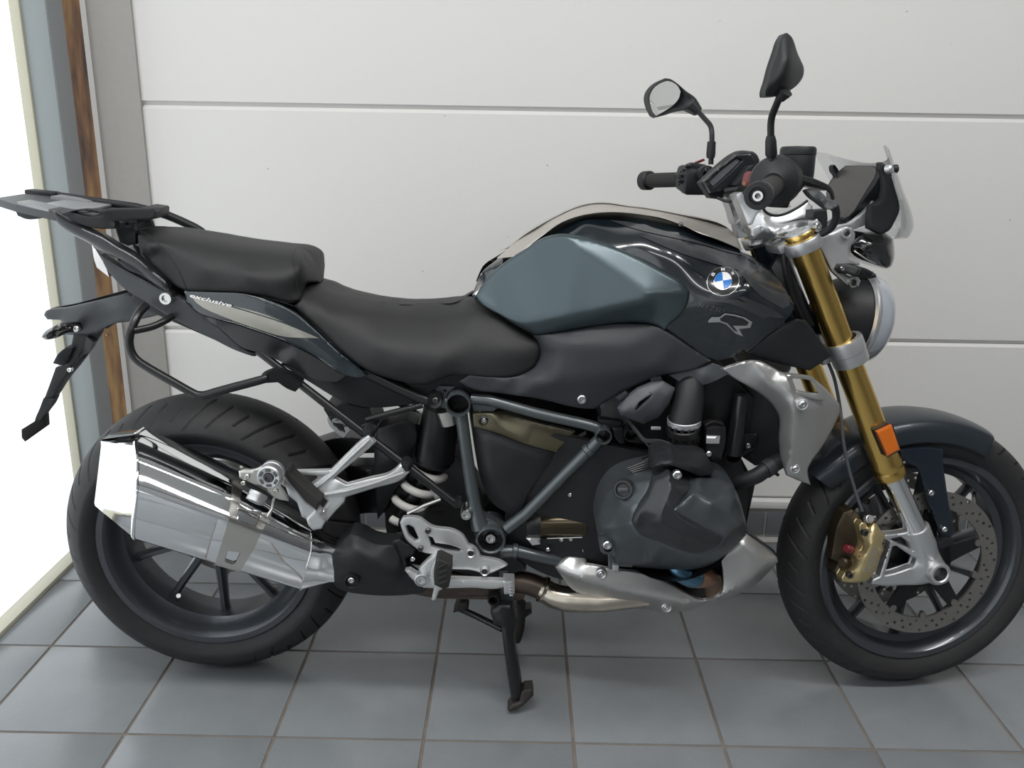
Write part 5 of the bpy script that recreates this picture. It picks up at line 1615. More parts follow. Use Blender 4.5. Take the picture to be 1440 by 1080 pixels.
# silver radiator shroud
so = tr('px', [(1014, 519, .205), (1028, 514, .208), (1061, 507.3, .212), (1069.6, 508.5, .212), (1085, 516, .212), (1100, 524, .212), (1112, 525.5, .212), (1140, 529, .200), (1160, 545, .185), (1180, 567.5, .168), (1181, 580, .165), (1176, 592, .168),
                (1155, 630, .182), (1140, 651, .190), (1136, 660, .190), (1136.5, 670, .188), (1140, 682, .183), (1127, 677.5, .190), (1106, 668.5, .200), (1103, 660, .203), (1099, 646, .205), (1096.5, 620, .205), (1096, 585, .203), (1090, 574, .200), (1075, 558, .200), (1055, 545, .202), (1032, 532, .203)])
sh = tr('L', [(615, 768, .214), (700, 776, .208), (722, 782, .206), (762, 852, .200), (735, 852, .203), (640, 838, .214)])
shroud = relief('radiator_shroud', 'silver_paint', bike, so, tr('px', [(1150, 575, .205), (1140, 625, .210)]), holes=[sh],
                ridge=[tr('L', [(560, 738, .222), (600, 800, .234), (628, 900, .240), (628, 1000, .240), (610, 1120, .236)]) + tr('px', [(1112, 650, .222), (1125, 668, .205)]), tr('L', [(430, 690, .218), (470, 770, .224), (560, 860, .226), (600, 950, .228)])],
                step=5, smooth=1, th=.006, bev=2, bdepth=.004, mirror='copy')[0]
relief('vent_frame', 'silver_paint', shroud, tr('L', [(585, 748, .226), (700, 755, .219), (740, 768, .214), (808, 885, .206), (790, 888, .207), (640, 862, .224)]),
       holes=[tr('L', [(615, 768, .222), (700, 776, .216), (722, 782, .214), (762, 852, .208), (735, 852, .210), (640, 838, .222)])], step=4, smooth=0, th=.006, bev=1.5, bdepth=.002)
for x, y, c_, r_, d_ in ((675, 915, 'L', .0112, .236), (152, 397, 'G', .0095, .212)):
    q = tr(c_, [(x, y, d_)])[0]
    lathe('shroud_washer', 'silver', shroud, at(*q), (0, -1, 0), [(r_ * .62, .001), (r_ * .8, .002), (r_, .001), (r_ * 1.02, -.008)], 24)
    bolt(q[0], q[1], q[2], r_ * .62, shroud)
box('hose_clip', 'black_metal', shroud, E3(1208, 572, .19), .010, .004, .006, Matrix.Rotation(R(30), 3, 'Y'), .001)

# silver belly pan
bo = tr('F', [(2, 232, .15), (30, 205, .15), (80, 170, .145), (172, 170, .14), (182, 212, .165), (270, 228, .172), (365, 246, .178), (470, 258, .182), (540, 276, .185), (650, 325, .188), (730, 370, .19), (795, 403, .19), (860, 412, .19), (915, 392, .19), (940, 365, .19), (948, 330, .19),
              (945, 250, .19), (938, 185, .19), (960, 120, .18), (1040, 60, .175), (1082, 44, .17), (1160, 100, .165), (1250, 172, .16), (1257, 200, .16), (1200, 262, .155), (1115, 342, .15), (990, 395, .145), (880, 435, .14), (750, 474, .135), (600, 483, .13), (500, 466, .13), (350, 440, .13), (220, 400, .13), (100, 356, .135), (40, 285, .145)])
belly = relief('belly_pan', 'silver_paint', bike, bo, (),
               ridge=[tr('F', [(20, 245, .160), (150, 290, .182), (300, 332, .190), (560, 392, .198), (760, 440, .198), (880, 436, .198), (1000, 374, .200), (1110, 285, .200), (1190, 212, .185), (1252, 182, .165)]), tr('F', [(1045, 90, .190), (1120, 150, .195), (1188, 208, .188)]), tr('F', [(180, 175, .15), (170, 218, .168)])],
               step=5, smooth=1, th=.006, bev=1.5, bdepth=.003, mirror='copy')[0]
for x, y, d_ in ((262, 268, .188), (630, 458, .165)):
    q = tr('F', [(x, y, d_)])[0]
    lathe('pan_washer', 'silver', belly, at(*q), (0, -1, -.05), [(.0055, .001), (.009, .003), (.0108, .001), (.011, -.008)], 24)
    bolt(q[0], q[1], q[2] + .001, .0055, belly)
relief('pan_edge', 'plastic', belly, tr('F', [(1085, 36, .165), (1250, 160, .155), (1262, 190, .15), (1250, 172, .15), (1085, 46, .16)]), step=5, smooth=0, th=.02)
relief('sump', 'engine_black', crank, tr('F', [(350, 200, .12), (600, 240, .13), (940, 190, .13), (950, 330, .12), (900, 400, .11), (780, 405, .11), (640, 330, .12), (480, 270, .12)]), step=8, smooth=0, mirror='join', th=.01)
# ------------------------------------------------------------------ front end, turned with the steering
FR = True


def P3(c, x, y, d):
    return at(*tr(c, [(x, y, d)])[0], FR)


def mir(p):
    return Vector((p.x, 2 * YM - p.y, p.z))


FD = .102
# fork legs
ft0, ft1 = P3('L', 683, 30, FD), P3('X', 840, 990, FD)          # gold tube top and bottom
fax = (ft0 - ft1).normalized()
fork = None
for sg in (1, -1):
    a, b = (ft0, ft1) if sg > 0 else (mir(ft0), mir(ft1))
    L_ = (a - b).length
    # lower edge flare
    prof = [(.0245, .002), (.0290, .001), (.0305, .005), (.0305, .016), (.0292, .020), (.0305, .024), (.0308, .034), (.0285, .045), (.0283, .09), (.0270, .12), (.0262, .30), (.0262, L_ + .012)]
    o = lathe('fork', 'gold', bike, b, fax, prof, 44, FR, 30) if sg > 0 else lathe('fork_tube', 'gold', fork, b, fax, prof, 44, FR, 30)
    if sg > 0:
        fork = o; fork['label'] = 'gold anodised fork leg'
    lathe('fork_cap', 'gold', fork, b + fax * (L_ + .012), fax, [(.0262, -.002), (.0275, .000), (.0275, .016), (.0262, .018)], 40, FR)
    lathe('fork_cap_top', 'silver', fork, b + fax * (L_ + .028), fax, [(0, .006), (.010, .006), (.0105, .003), (.016, .003), (.0165, .006), (.0250, .005), (.0262, .001), (.0262, -.004)], 36, FR)
    # sliding stanchion
    s1 = P3('G', 832, 735, FD + .002)
    if sg < 0:
        s1 = mir(s1)
    tube('stanchion', 'chrome', fork, [b + fax * .01, s1], [.0218, .0218], 32, FR)
# fork foot casting (near side) and its mirror
H_ = lambda pts, d: [(q[0], q[1], q[2]) for q in tr('G', pts, d)]
ff = H_([(768, 752), (800, 742), (850, 735), (893, 715), (912, 745), (945, 800), (962, 865), (985, 910), (1010, 950), (1018, 985), (1016, 1030), (985, 1045), (940, 1052), (905, 1040), (870, 1048), (760, 1052), (640, 1056), (575, 1045), (590, 1015), (625, 1000), (655, 905), (685, 810), (650, 790), (655, 765), (700, 762)], .112)
fh = [H_([(700, 835), (720, 830), (830, 905), (815, 945), (670, 990), (655, 992)], .112), H_([(690, 792), (745, 780), (800, 820), (815, 850), (780, 835), (715, 808)], .112)]
foot, foot2 = relief('fork_foot', 'silver', fork, ff, tr('G', [(860, 800, .130), (880, 880, .130), (900, 960, .130)]), holes=fh, step=4, smooth=1, th=.02, bev=3, bdepth=.006, fr=FR, mirror='copy')
lathe('fork_socket', 'silver', fork, P3('G', 832, 735, FD), -fax, [(.022, -.004), (.0270, -.003), (.0275, .004), (.0275, .035), (.026, .055), (.018, .075), (0, .080)], 36, FR, mirror=True)
axle = P3('G', 958, 982, .130)
lathe('axle_boss', 'silver', fork, axle, (0, -1, 0), [(.0145, -.02), (.0150, .008), (.0170, .010), (.0215, .009), (.0235, .005), (.0240, -.06)], 40, FR, mirror=True)
lathe('axle_bore', 'bolt_dark', fork, axle, (0, -1, 0), [(0, -.022), (.013, -.022), (.0150, .007)], 30, FR)
tube('axle', 'steel', fork, [Vector((axle.x, axle.y + .02, axle.z)), mir(Vector((axle.x, axle.y + .02, axle.z)))], .0135, 24, FR)
# lower and upper yokes
ly = P3('L', 925, 612, FD)
for sg in (1, -1):
    c_ = ly if sg > 0 else mir(ly)
    lathe('lower_yoke', 'silver', fork, c_, fax, [(.0262, -.026), (.0335, -.026), (.0345, -.022), (.0345, -.004), (.0360, -.002), (.0360, .020), (.0345, .025), (.0262, .026)], 40, FR)
V, F = box_geo((ly + mir(ly)) / 2 + Vector((-.010, 0, 0)), .075, .16, .045, Matrix.Rotation(R(-27.7), 3, 'Y'), .008)
MB(FS).add(V, F).build('lower_yoke_bridge', 'silver', fork, 35)
uy = b_ = ft0 + fax * .004
yo = tr('J', [(365, 690, .125), (345, 650, .125), (335, 560, .12), (395, 590, .12), (440, 640, .125), (470, 652, .13), (560, 645, .135), (650, 610, .135), (690, 560, .13), (715, 520, .125), (745, 555, .125), (742, 600, .125), (705, 640, .13), (610, 690, .135), (520, 722, .135), (450, 712, .13), (410, 670, .125)])
lathe('upper_yoke_ring', 'silver', fork, ft0 + fax * .010, fax, [(.0262, -.016), (.034, -.016), (.0355, -.012), (.0355, .004), (.034, .007), (.0262, .007)], 40, FR, mirror=True)
ub = relief('upper_yoke', 'silver', fork, tr('J', [(182, 362, .030), (215, 350, .030), (330, 415, .035), (350, 440, .04), (420, 490, .045), (520, 500, .05), (600, 470, .05), (648, 428, .05), (690, 520, .06), (745, 560, .07), (700, 640, .08), (600, 640, .07), (470, 650, .07), (400, 655, .06), (280, 662, .05), (262, 600, .045), (225, 540, .04), (205, 450, .035)]),
            tr('J', [(300, 600, .062), (430, 590, .085), (380, 480, .06), (560, 560, .085)]), ridge=[tr('J', [(335, 430, .055), (360, 530, .075), (420, 620, .090), (520, 690, .10)])], step=4, smooth=1, th=.02, bev=2, bdepth=.004, mirror='join', fr=FR)
relief('yoke_rib', 'silver', fork, tr('J', [(270, 585, .066), (340, 550, .070), (345, 565, .072), (330, 585, .072), (372, 590, .074), (290, 640, .068), (275, 630, .066)]), step=4, smooth=0, th=.006, bev=1, fr=FR)
bolt(*tr('J', [(720, 567, .128)])[0], .0075, fork, 'bolt_metal', FR, (0.2, -1, 0))
relief('yoke_lug', 'silver', fork, tr('J', [(690, 530, .120), (715, 515, .122), (745, 555, .124), (742, 600, .124), (718, 612, .12), (690, 600, .118)]), step=4, smooth=0, th=.02, bev=2, fr=FR)
V, F = box_geo((ft0 + mir(ft0)) / 2 + fax * .006 + Vector((-.012, 0, 0)), .060, .17, .020, Matrix.Rotation(R(-27.7), 3, 'Y'), .006)
MB(FS).add(V, F).build('upper_yoke_bridge', 'silver', fork, 35)
# steering head of the frame
sh0 = at(1078, 340, 0); sh1 = at(1130, 470, 0)
tube('steering_head', 'navy', bike, [sh0, sh1], .030, 24)
lathe('head_ring', 'steel', bpy.data.objects['steering_head'], sh0, (sh0 - sh1), [(0, .012), (.028, .012), (.033, .008), (.033, .002), (.030, 0)], 30)
tube('wire_loom', 'plastic', bpy.data.objects['steering_head'], smooth3([at(1103, 348, .075), at(1104, 375, .085), at(1112, 410, .09), at(1125, 440, .09), at(1140, 470, .085)], 5), .0062, 10)
relief('steering_stop', 'plastic', bpy.data.objects['steering_head'], tr('L', [(600, 100, .06), (640, 250, .08), (700, 380, .09), (745, 470, .09), (700, 470, .09), (640, 380, .085), (560, 250, .07), (500, 150, .05), (540, 70, .04)]), step=6, smooth=0, th=.04)

# amber reflector
refl = tr('X', [(620, 405, .142), (662, 430, .150), (800, 728, .150), (720, 700, .142), (640, 500, .142)])
rf = relief('reflector', 'amber', fork, tr('X', [(655, 425, .146), (845, 338, .146), (948, 650, .146), (792, 738, .146)]), step=4, smooth=0, th=.012, bev=1.8, bdepth=.003, fr=FR, curved=False)
relief('reflector_back', 'dark_brown', fork, tr('X', [(612, 400, .136), (640, 395, .136), (790, 312, .136), (860, 325, .136), (960, 655, .136), (795, 748, .136), (740, 720, .136)]), step=5, smooth=0, th=.012, fr=FR, curved=False)

# caliper
cal = relief('brake_caliper', 'gold_caliper', bike, tr('Z', [(370, 375, .118), (395, 340, .118), (440, 350, .12), (470, 400, .12), (520, 350, .125), (560, 355, .125), (600, 420, .125), (650, 480, .122), (640, 540, .122), (620, 580, .125), (640, 640, .125), (600, 720, .125), (570, 780, .125), (560, 860, .124), (500, 930, .122), (455, 985, .12), (360, 1000, .118), (190, 990, .116), (175, 950, .116), (210, 890, .116),
                                                                (260, 880, .118), (300, 850, .118), (340, 760, .12), (310, 700, .118), (400, 640, .12), (410, 580, .12), (395, 520, .118), (375, 450, .118)]),
             ridge=[tr('Z', [(500, 400, .135), (510, 560, .142), (440, 700, .142), (360, 960, .130)]), tr('Z', [(560, 480, .140), (600, 640, .142), (520, 880, .134)])], step=4, smooth=1, th=.022, bev=2, bdepth=.004, fr=FR)
cal2 = relief('caliper_inner', 'gold_dark', cal, tr('Z', [(120, 400, .085), (200, 230, .085), (300, 200, .085), (380, 260, .09), (400, 360, .10), (400, 600, .10), (320, 760, .10), (260, 900, .10), (180, 980, .09), (90, 880, .085), (140, 780, .085), (60, 740, .08), (90, 560, .08)]), step=6, smooth=0, th=.06, bev=3, fr=FR)
lathe('caliper_piston', 'red', cal, P3('Z', 280, 640, .100), (-.8, -.4, .35), [(0, .020), (.006, .020), (.009, .016), (.009, .012), (.007, .011), (.007, .008), (.0095, .007), (.0095, -.004)], 20, FR)
lathe('caliper_piston', 'gold_dark', cal, P3('Z', 230, 780, .098), (-.8, -.4, .2), [(0, .016), (.008, .016), (.011, .012), (.011, -.004)], 20, FR)
for x, y, r_ in ((435, 455, .0075), (270, 915, .0070)):
    lathe('caliper_bolt', 'bolt_dark', cal, P3('Z', x, y, .126), (0, -1, 0), [(0, .0), (r_ * .4, .0), (r_ * .5, .004), (r_ * .85, .005), (r_, .003), (r_, -.006)], 18, FR)
lathe('caliper_pin', 'gold_caliper', cal, P3('Z', 360, 703, .124), (0, -1, 0), [(0, .001), (.003, .001), (.0035, .006), (.0058, .006), (.0065, -.006)], 16, FR)
lathe('banjo_bolt', 'silver', cal, P3('Z', 470, 310, .116), (.1, -.9, .4), [(0, .010), (.006, .010), (.007, .006), (.0085, .005), (.0085, -.004), (.006, -.006)], 16, FR)
lathe('banjo_nut', 'bolt_dark', cal, P3('Z', 530, 295, .110), (.6, -.6, .2), [(0, .006), (.006, .006), (.0075, .002), (.0075, -.008)], 12, FR)
bz0 = tr('Z', [(470, 880)])[0]; bz1 = tr('Z', [(570, 610)])[0]
text_decal('caliper_lettering', 'silver', cal, 'brembo', bz0[:2] if len(bz0) > 1 else bz0, bz1[:2], 7.0, [cal], .0010, bold=.01)
tube('brake_hose', 'plastic_mid', cal, smooth3([P3('L', 800, 640, .06), P3('L', 850, 760, .085), P3('L', 880, 900, .09), P3('G', 412, 110, .10), P3('G', 425, 250, .105), P3('G', 455, 400, .108), P3('G', 500, 550, .11), P3('G', 530, 635, .112)], 6), .0033, 10, FR)
# far side caliper
mcal = MB(FS); oV, oF = box_geo(mir(P3('Z', 450, 680, .105)), .055, .035, .10, Matrix.Rotation(R(-25), 3, 'Y'), .01); mcal.add(oV, oF); mcal.build('brake_caliper', 'gold_caliper', bike, 35)

# mudguard: an arched shell over the tyre
a0, a1 = R(18), R(152)
tip = P3('G', 1278, 215, .03); rear_t = P3('G', 232, 487, .055)
aa0 = math.atan2(tip.z - FAX.z, tip.x - FAX.x); aa1 = math.atan2(rear_t.z - FAX.z, rear_t.x - FAX.x) - R(3.5)
N_, M_ = 44, 15
rad0 = math.hypot(tip.x - FAX.x, tip.z - FAX.z); rad1 = math.hypot(rear_t.x - FAX.x, rear_t.z - FAX.z)
top_pt = P3('G', 900, 74, .0); rt = math.hypot(top_pt.x - FAX.x, top_pt.z - FAX.z); at_ = math.atan2(top_pt.z - FAX.z, top_pt.x - FAX.x)


def fender_shell(off):
    V = []
    for i in range(N_ + 1):
        s = i / N_
        a = aa0 + (aa1 - aa0) * s
        rc = np.interp(a, [aa0, at_, R(110), aa1], [rad0 + .004, rt + .004, max(rt, .332), max(rad1, .322) + .006]) - off
        w = .074 * min(1, (s / .06) ** .5 if s < .06 else 1) * (1 if s < .9 else 1 - (s - .9) * 2.0)
        for k in range(M_):
            u = -1 + 2 * k / (M_ - 1)
            drop = .030 * abs(u) ** 2.2 + (.022 * max(0, abs(u) - .75) / .25)
            V.append(Vector((FAX.x + (rc - drop) * math.cos(a), YM + (w - off) * math.sin(u * math.pi / 2), FAX.z + (rc - drop) * math.sin(a))))
    return V


Vo, Vi = fender_shell(0), fender_shell(.004)
n_ = len(Vo); F = []
for i in range(N_):
    for k in range(M_ - 1):
        q = (i * M_ + k, i * M_ + k + 1, (i + 1) * M_ + k + 1, (i + 1) * M_ + k)
        F.append(q); F.append(tuple(n_ + j for j in reversed(q)))
for i in range(N_):
    for k in (0, M_ - 1):
        F.append((i * M_ + k, (i + 1) * M_ + k, n_ + (i + 1) * M_ + k, n_ + i * M_ + k))
for k in range(M_ - 1):
    for i in (0, N_):
        F.append((i * M_ + k, i * M_ + k + 1, n_ + i * M_ + k + 1, n_ + i * M_ + k))
mudg = MB(FS).add(Vo + Vi, F).build('front_mudguard', 'fender', bike, 50)
stay = relief('mudguard_stay', 'navy', mudg, tr('G', [(740, 290, .082), (830, 280, .082), (920, 275, .082), (985, 285, .082), (985, 360, .084), (1000, 480, .086), (1018, 600, .088), (1040, 700, .09), (1045, 765, .09), (1010, 795, .09), (975, 790, .09), (950, 720, .09), (905, 600, .088), (870, 480, .086), (855, 420, .085), (830, 380, .083), (790, 370, .082), (750, 330, .082)]),
              tr('G', [(930, 480, .090), (960, 640, .094)]), step=5, smooth=1, th=.006, bev=2, fr=FR, mirror='copy')[0]
for x, y in ((918, 533), (992, 738)):
    bolt(*tr('G', [(x, y, .096)])[0], .0062, mudg, 'bolt_metal', FR)
relief('sensor_block', 'plastic', mudg, tr('G', [(955, 810, .10), (1000, 785, .10), (1045, 790, .10), (1040, 815, .10), (1000, 840, .10), (960, 850, .10)]), step=5, smooth=0, th=.02, fr=FR, bev=2)

# headlamp
hc = P3('L', 955, 425, .0)
hax = (1, 0, -.14)
hl = lathe('headlamp', 'plastic', bike, hc, hax, [(0, -.085), (.040, -.080), (.066, -.062), (.080, -.030), (.086, .002), (.087, .012)], 48, FR)
lathe('headlamp_lens', 'headlamp_lens', hl, hc, hax, [(.087, .004), (.091, .008), (.0915, .022), (.088, .036), (.078, .046), (.050, .053), (0, .056)], 56, FR)
lathe('headlamp_trim', 'silver', hl, hc, hax, [(.0875, -.004), (.0928, .000), (.0932, .006), (.0915, .009)], 56, FR)
bolt(*tr('L', [(1055, 640, .03)])[0], .005, hl, 'bolt_metal', FR)
# headlamp brackets
bk = tr('J', [(700, 655, .085), (760, 625, .085), (830, 605, .085), (880, 580, .086), (915, 568, .086), (955, 580, .086), (972, 615, .086), (968, 655, .086), (930, 715, .088), (935, 770, .089), (1000, 812, .09), (1005, 830, .09), (905, 835, .09), (890, 875, .09), (930, 900, .09), (985, 905, .09), (1008, 935, .09), (995, 970, .09), (950, 985, .09), (920, 965, .09), (850, 905, .09), (815, 870, .09), (790, 820, .088), (740, 720, .085)])
hb_ = relief('headlamp_bracket', 'silver', hl, bk, step=4, smooth=0, th=.008, bev=2.5, bdepth=.004, fr=FR, mirror='copy')[0]
for x, y, r_ in ((915, 615, .0098), (960, 945, .0100)):
    q = tr('J', [(x, y, .092)])[0]
    lathe('bracket_washer', 'silver', hl, at(*q, FR), (0, -1, 0), [(r_ * .55, .001), (r_ * .7, .003), (r_, .003), (r_ * 1.05, -.006)], 24, FR)
    bolt(q[0], q[1], q[2], r_ * .55, hl, 'bolt_dark', FR)
# front indicator and stalk
stk = relief('indicator_stalk', 'plastic', hl, tr('J', [(838, 850, .10), (855, 820, .10), (960, 822, .105), (985, 832, .11), (1060, 858, .125), (1112, 890, .135), (1118, 910, .135), (1070, 922, .13), (1000, 912, .12), (950, 895, .11), (860, 885, .10)]), tr('J', [(1040, 885, .142)]), step=4, smooth=1, th=.022, bev=3, bdepth=.006, fr=FR, mirror='copy')[0]
lathe('stalk_bolt', 'bolt_metal', hl, P3('J', 883, 855, .106), (0, -1, 0), [(0, .001), (.002, .001), (.0025, .004), (.004, .004), (.0045, 0)], 14, FR)
for k in range(6):
    q = tr('J', [(1000 + k * 14, 870 + k * 5, .134 + .001 * k)])[0]
    box('stalk_rib', 'plastic', hl, at(*q, FR), .0016, .012, .014, Matrix.Rotation(R(20), 3, 'Y'), .0005, FR)
indf = relief('front_indicator', 'smoke', hl, tr('J', [(935, 745, .05), (945, 690, .05), (985, 640, .05), (1020, 605, .05), (1130, 590, .04), (1180, 612, .04), (1228, 650, .04), (1238, 720, .04), (1235, 790, .04), (1215, 840, .04), (1185, 855, .04), (1110, 830, .045), (960, 765, .05)]), tr('J', [(1080, 700, .075), (1180, 740, .07)]), step=5, smooth=1, th=.06, bev=4, bdepth=.012, fr=FR)
surf_edge = tube('indicator_edge', 'bolt_metal', hl, [P3('J', 965, 735, .062), P3('J', 1050, 790, .070), P3('J', 1110, 820, .066)], .0016, 6, FR)

# instrument display: a slab across the bars, tilted towards the rider
U_ = lambda x, y, d: P3('U', x, y, d)
# plane through the steering centre line
pc_t = U_(620, 420, .0); pc_b = U_(380, 1000, .0)
upv = (U_(650, 380, 0) - U_(400, 1080, 0)).normalized()
lat = Vector((0, -1, 0))
dsp_c = U_(540, 720, 0)
nrm = lat.cross(upv).normalized()
if nrm.x > 0:
    nrm = -nrm


def on_plane(x, y, off=0.0, c='U'):
    """point of the display plane that the photograph shows there"""
    q = tr(c, [(x, y, 0)])[0]
    dr = AX_R * ((q[0] - 720) / FPX) + AX_D * ((q[1] - 540) / FPX) + AX_F
    o = FSI @ Vector(CAM); v = FSI.to_3x3() @ Vector(dr)
    p0 = dsp_c + nrm * off
    t = (p0 - o).dot(nrm) / v.dot(nrm)
    return o + v * t


def prism(name, m, parent, pts, depth, off, bevin=0.0, c='U'):
    ring_ = [on_plane(x, y, off, c) for x, y in pts]
    cen = sum(ring_, Vector()) / len(ring_)
    n = len(ring_)
    front = [q + (cen - q).normalized() * bevin for q in ring_]
    mid = [q - nrm * (bevin * .8) for q in ring_]
    backr = [q - nrm * depth for q in ring_]
    V = front + mid + backr
    F = [tuple(range(n)), tuple(range(3 * n - 1, 2 * n - 1, -1))]
    for s in range(2):
        for i in range(n):
            j = (i + 1) % n
            F.append((s * n + i, s * n + j, (s + 1) * n + j, (s + 1) * n + i))
    return MB(FS).add(V, F).build(name, m, parent, 30)


dpts = [(205, 640), (300, 490), (435, 382), (620, 378), (790, 384), (850, 410), (868, 450), (850, 540), (800, 640), (540, 980), (480, 1060), (420, 1085), (340, 1060), (200, 900), (190, 740)]
dsp = prism('instrument_display', 'plastic', bike, dpts, .028, .0, .002)
prism('display_face', 'display', dsp, [(225, 640), (310, 500), (440, 392), (620, 388), (770, 394), (815, 425), (822, 470), (800, 540), (545, 960), (480, 1030), (430, 1050), (350, 1030), (220, 880), (205, 740)], .002, .0014, .0005)
relief('display_mount', 'silver', dsp, tr('J', [(860, 560, .05), (930, 545, .05), (990, 505, .05), (1070, 420, .05), (1085, 380, .05), (1105, 395, .05), (1090, 470, .05), (1040, 560, .05), (960, 590, .05), (800, 625, .05), (760, 625, .05)]), step=5, smooth=0, th=.01, fr=FR, mirror='copy', bev=1.5)

# windscreen: clear curved sheet in front of the display
wedge = [(930, 95), (1010, 400), (1060, 650), (1130, 930), (1230, 1080)]
wp = [U_(945, 100, .135), U_(1030, 400, .125), U_(1085, 640, .115), U_(1150, 900, .10)] + [P3('J', 1290, 560, .085), P3('J', 1240, 650, .07)]
wr = []
NW = 17
for p in smooth3(wp, 4):
    row = []
    hwid = YM - p.y
    for k in range(NW):
        u = -1 + 2 * k / (NW - 1)
        bulge = .062 * (1 - abs(u) ** 2.4)
        dz = -.030 * (1 - abs(u) ** 1.5) if False else 0
        row.append(Vector((p.x + bulge, YM - hwid * u, p.z)))
    wr.append(row)
# dip of the upper edge between the two horns
nr = len(wr)
for i in range(nr):
    s = 1 - i / (nr - 1)
    for k in range(NW):
        u = -1 + 2 * k / (NW - 1)
        wr[i][k].z -= (.030 * (1 - abs(u) ** 2.2) + .004 * max(0, abs(u) - .9) / .1) * s ** 1.2
V = [q for r_ in wr for q in r_]; n0 = len(V)
V += [q + Vector((-.0035, 0, -.001)) for q in V]
F = []
for i in range(nr - 1):
    for k in range(NW - 1):
        q = (i * NW + k, i * NW + k + 1, (i + 1) * NW + k + 1, (i + 1) * NW + k)
        F.append(q); F.append(tuple(n0 + j for j in reversed(q)))
bl = [k for k in range(NW)] + [i * NW + NW - 1 for i in range(1, nr)] + [(nr - 1) * NW + k for k in range(NW - 2, -1, -1)] + [i * NW for i in range(nr - 2, 0, -1)]
for a_, b_ in zip(bl, bl[1:] + bl[:1]):
    F.append((a_, b_, n0 + b_, n0 + a_))
scr = MB(FS).add(V, F).build('windscreen', 'screen', bike, 40)
ms = relief('windscreen_mount', 'plastic', scr, tr('U', [(875, 360, .10), (895, 335, .10), (985, 410, .105), (1015, 500, .108), (1060, 640, .105), (1120, 860, .10), (1125, 940, .098), (1060, 1100, .09), (1000, 1200, .085), (900, 1260, .08), (735, 1180, .075), (740, 1000, .075), (760, 890, .08), (860, 840, .085), (910, 790, .09), (930, 660, .095), (915, 500, .098), (880, 430, .10)]),
           step=5, smooth=0, th=.014, fr=FR, bev=3, mirror='copy')[0]
lathe('screen_screw', 'silver', scr, U_(1012, 425, .125), (.5, -.8, .2), [(0, .004), (.005, .004), (.008, .001), (.008, -.008)], 18, FR)
lathe('screen_screw', 'plastic', scr, U_(1085, 425, .10), (1, -.2, .1), [(0, .003), (.006, .003), (.008, .001), (.008, -.006)], 18, FR)
# ------------------------------------------------------------------ handlebar and controls
def I3(x, y, d, c='I'):
    return at(*tr(c, [(x, y, d)])[0], FR)


# right grip end and left grip end as the photograph shows them
rg = I3(640, 840, .425); lg = I3(95, 768, -.425)
rin = I3(715, 790, .29); lin = I3(300, 762, -.28)
mid_r = I3(610, 880, .09, 'I'); 
bar_pts = [rg, rin, (rin + Vector((.035, .06, .006))), Vector((rin.x + .055, YM - .10, rin.z - .005)), Vector((rin.x + .058, YM, rin.z - .008)), Vector((lin.x + .055, YM + .10, lin.z - .005)), (lin + Vector((.035, -.06, .006))), lin, lg]
bar = tube('handlebar', 'black_metal', bike, smooth3(bar_pts, 6), .0112, 16, FR)
gd = (rg - rin).normalized()
grip = tube('grip', 'rubber_tip', bar, [rin + gd * .01, rin.lerp(rg, .5), rg - gd * .012], [.0165, .0168, .0170], 28, FR)
for k in range(4):
    lathe('grip_ring', 'plastic_mid', bar, rg - gd * (.030 - .004 * k), gd, [(.0165, -.0012), (.0180, -.0008), (.0180, .0008), (.0165, .0012)], 28, FR)
lathe('bar_end', 'plastic', bar, rg, gd, [(.0185, -.014), (.0205, -.010), (.0205, .004), (.0195, .0065), (.0130, .0070), (.0120, .003), (.0, .003)], 36, FR)
lathe('bar_end_bolt', 'bolt_metal', bar, rg, gd, [(0, .003), (.0038, .003), (.0042, .0075), (.0075, .0075), (.0088, .005), (.0088, .000)], 24, FR)
ld = (lg - lin).normalized()
tube('grip', 'rubber_tip', bar, [lin + ld * .01, lin.lerp(lg, .5), lg - ld * .012], [.0165, .0168, .0170], 28, FR)
lathe('bar_end', 'plastic', bar, lg, ld, [(.0185, -.020), (.0225, -.016), (.0225, .004), (.0205, .0065), (.0, .0070)], 36, FR)
# right switch housing: big round guard behind the grip
hs_c = I3(716, 775, .285)
lathe('throttle_housing', 'plastic', bar, hs_c, gd, [(.0, .014), (.016, .016), (.022, .012), (.038, .004), (.041, -.004), (.041, -.040), (.034, -.048), (0, -.050)], 40, FR)
relief('switch_block', 'plastic', bar, tr('T', [(640, 545, .25), (720, 570, .25), (860, 580, .25), (880, 540, .25), (900, 400, .25), (860, 330, .25), (700, 330, .25)]), step=5, smooth=0, th=.03, fr=FR, bev=3)
relief('engine_stop_switch', 'red', bar, tr('T', [(400, 300, .25), (420, 200, .25), (455, 165, .25), (490, 178, .25), (455, 250, .26), (435, 330, .26), (410, 335, .25)]), step=4, smooth=0, th=.02, fr=FR, bev=1.5)
lathe('switch_bolt', 'copper', bar, I3(375, 305, .24, 'T'), (-.4, -1, 0), [(0, .004), (.003, .004), (.0038, 0)], 12, FR)
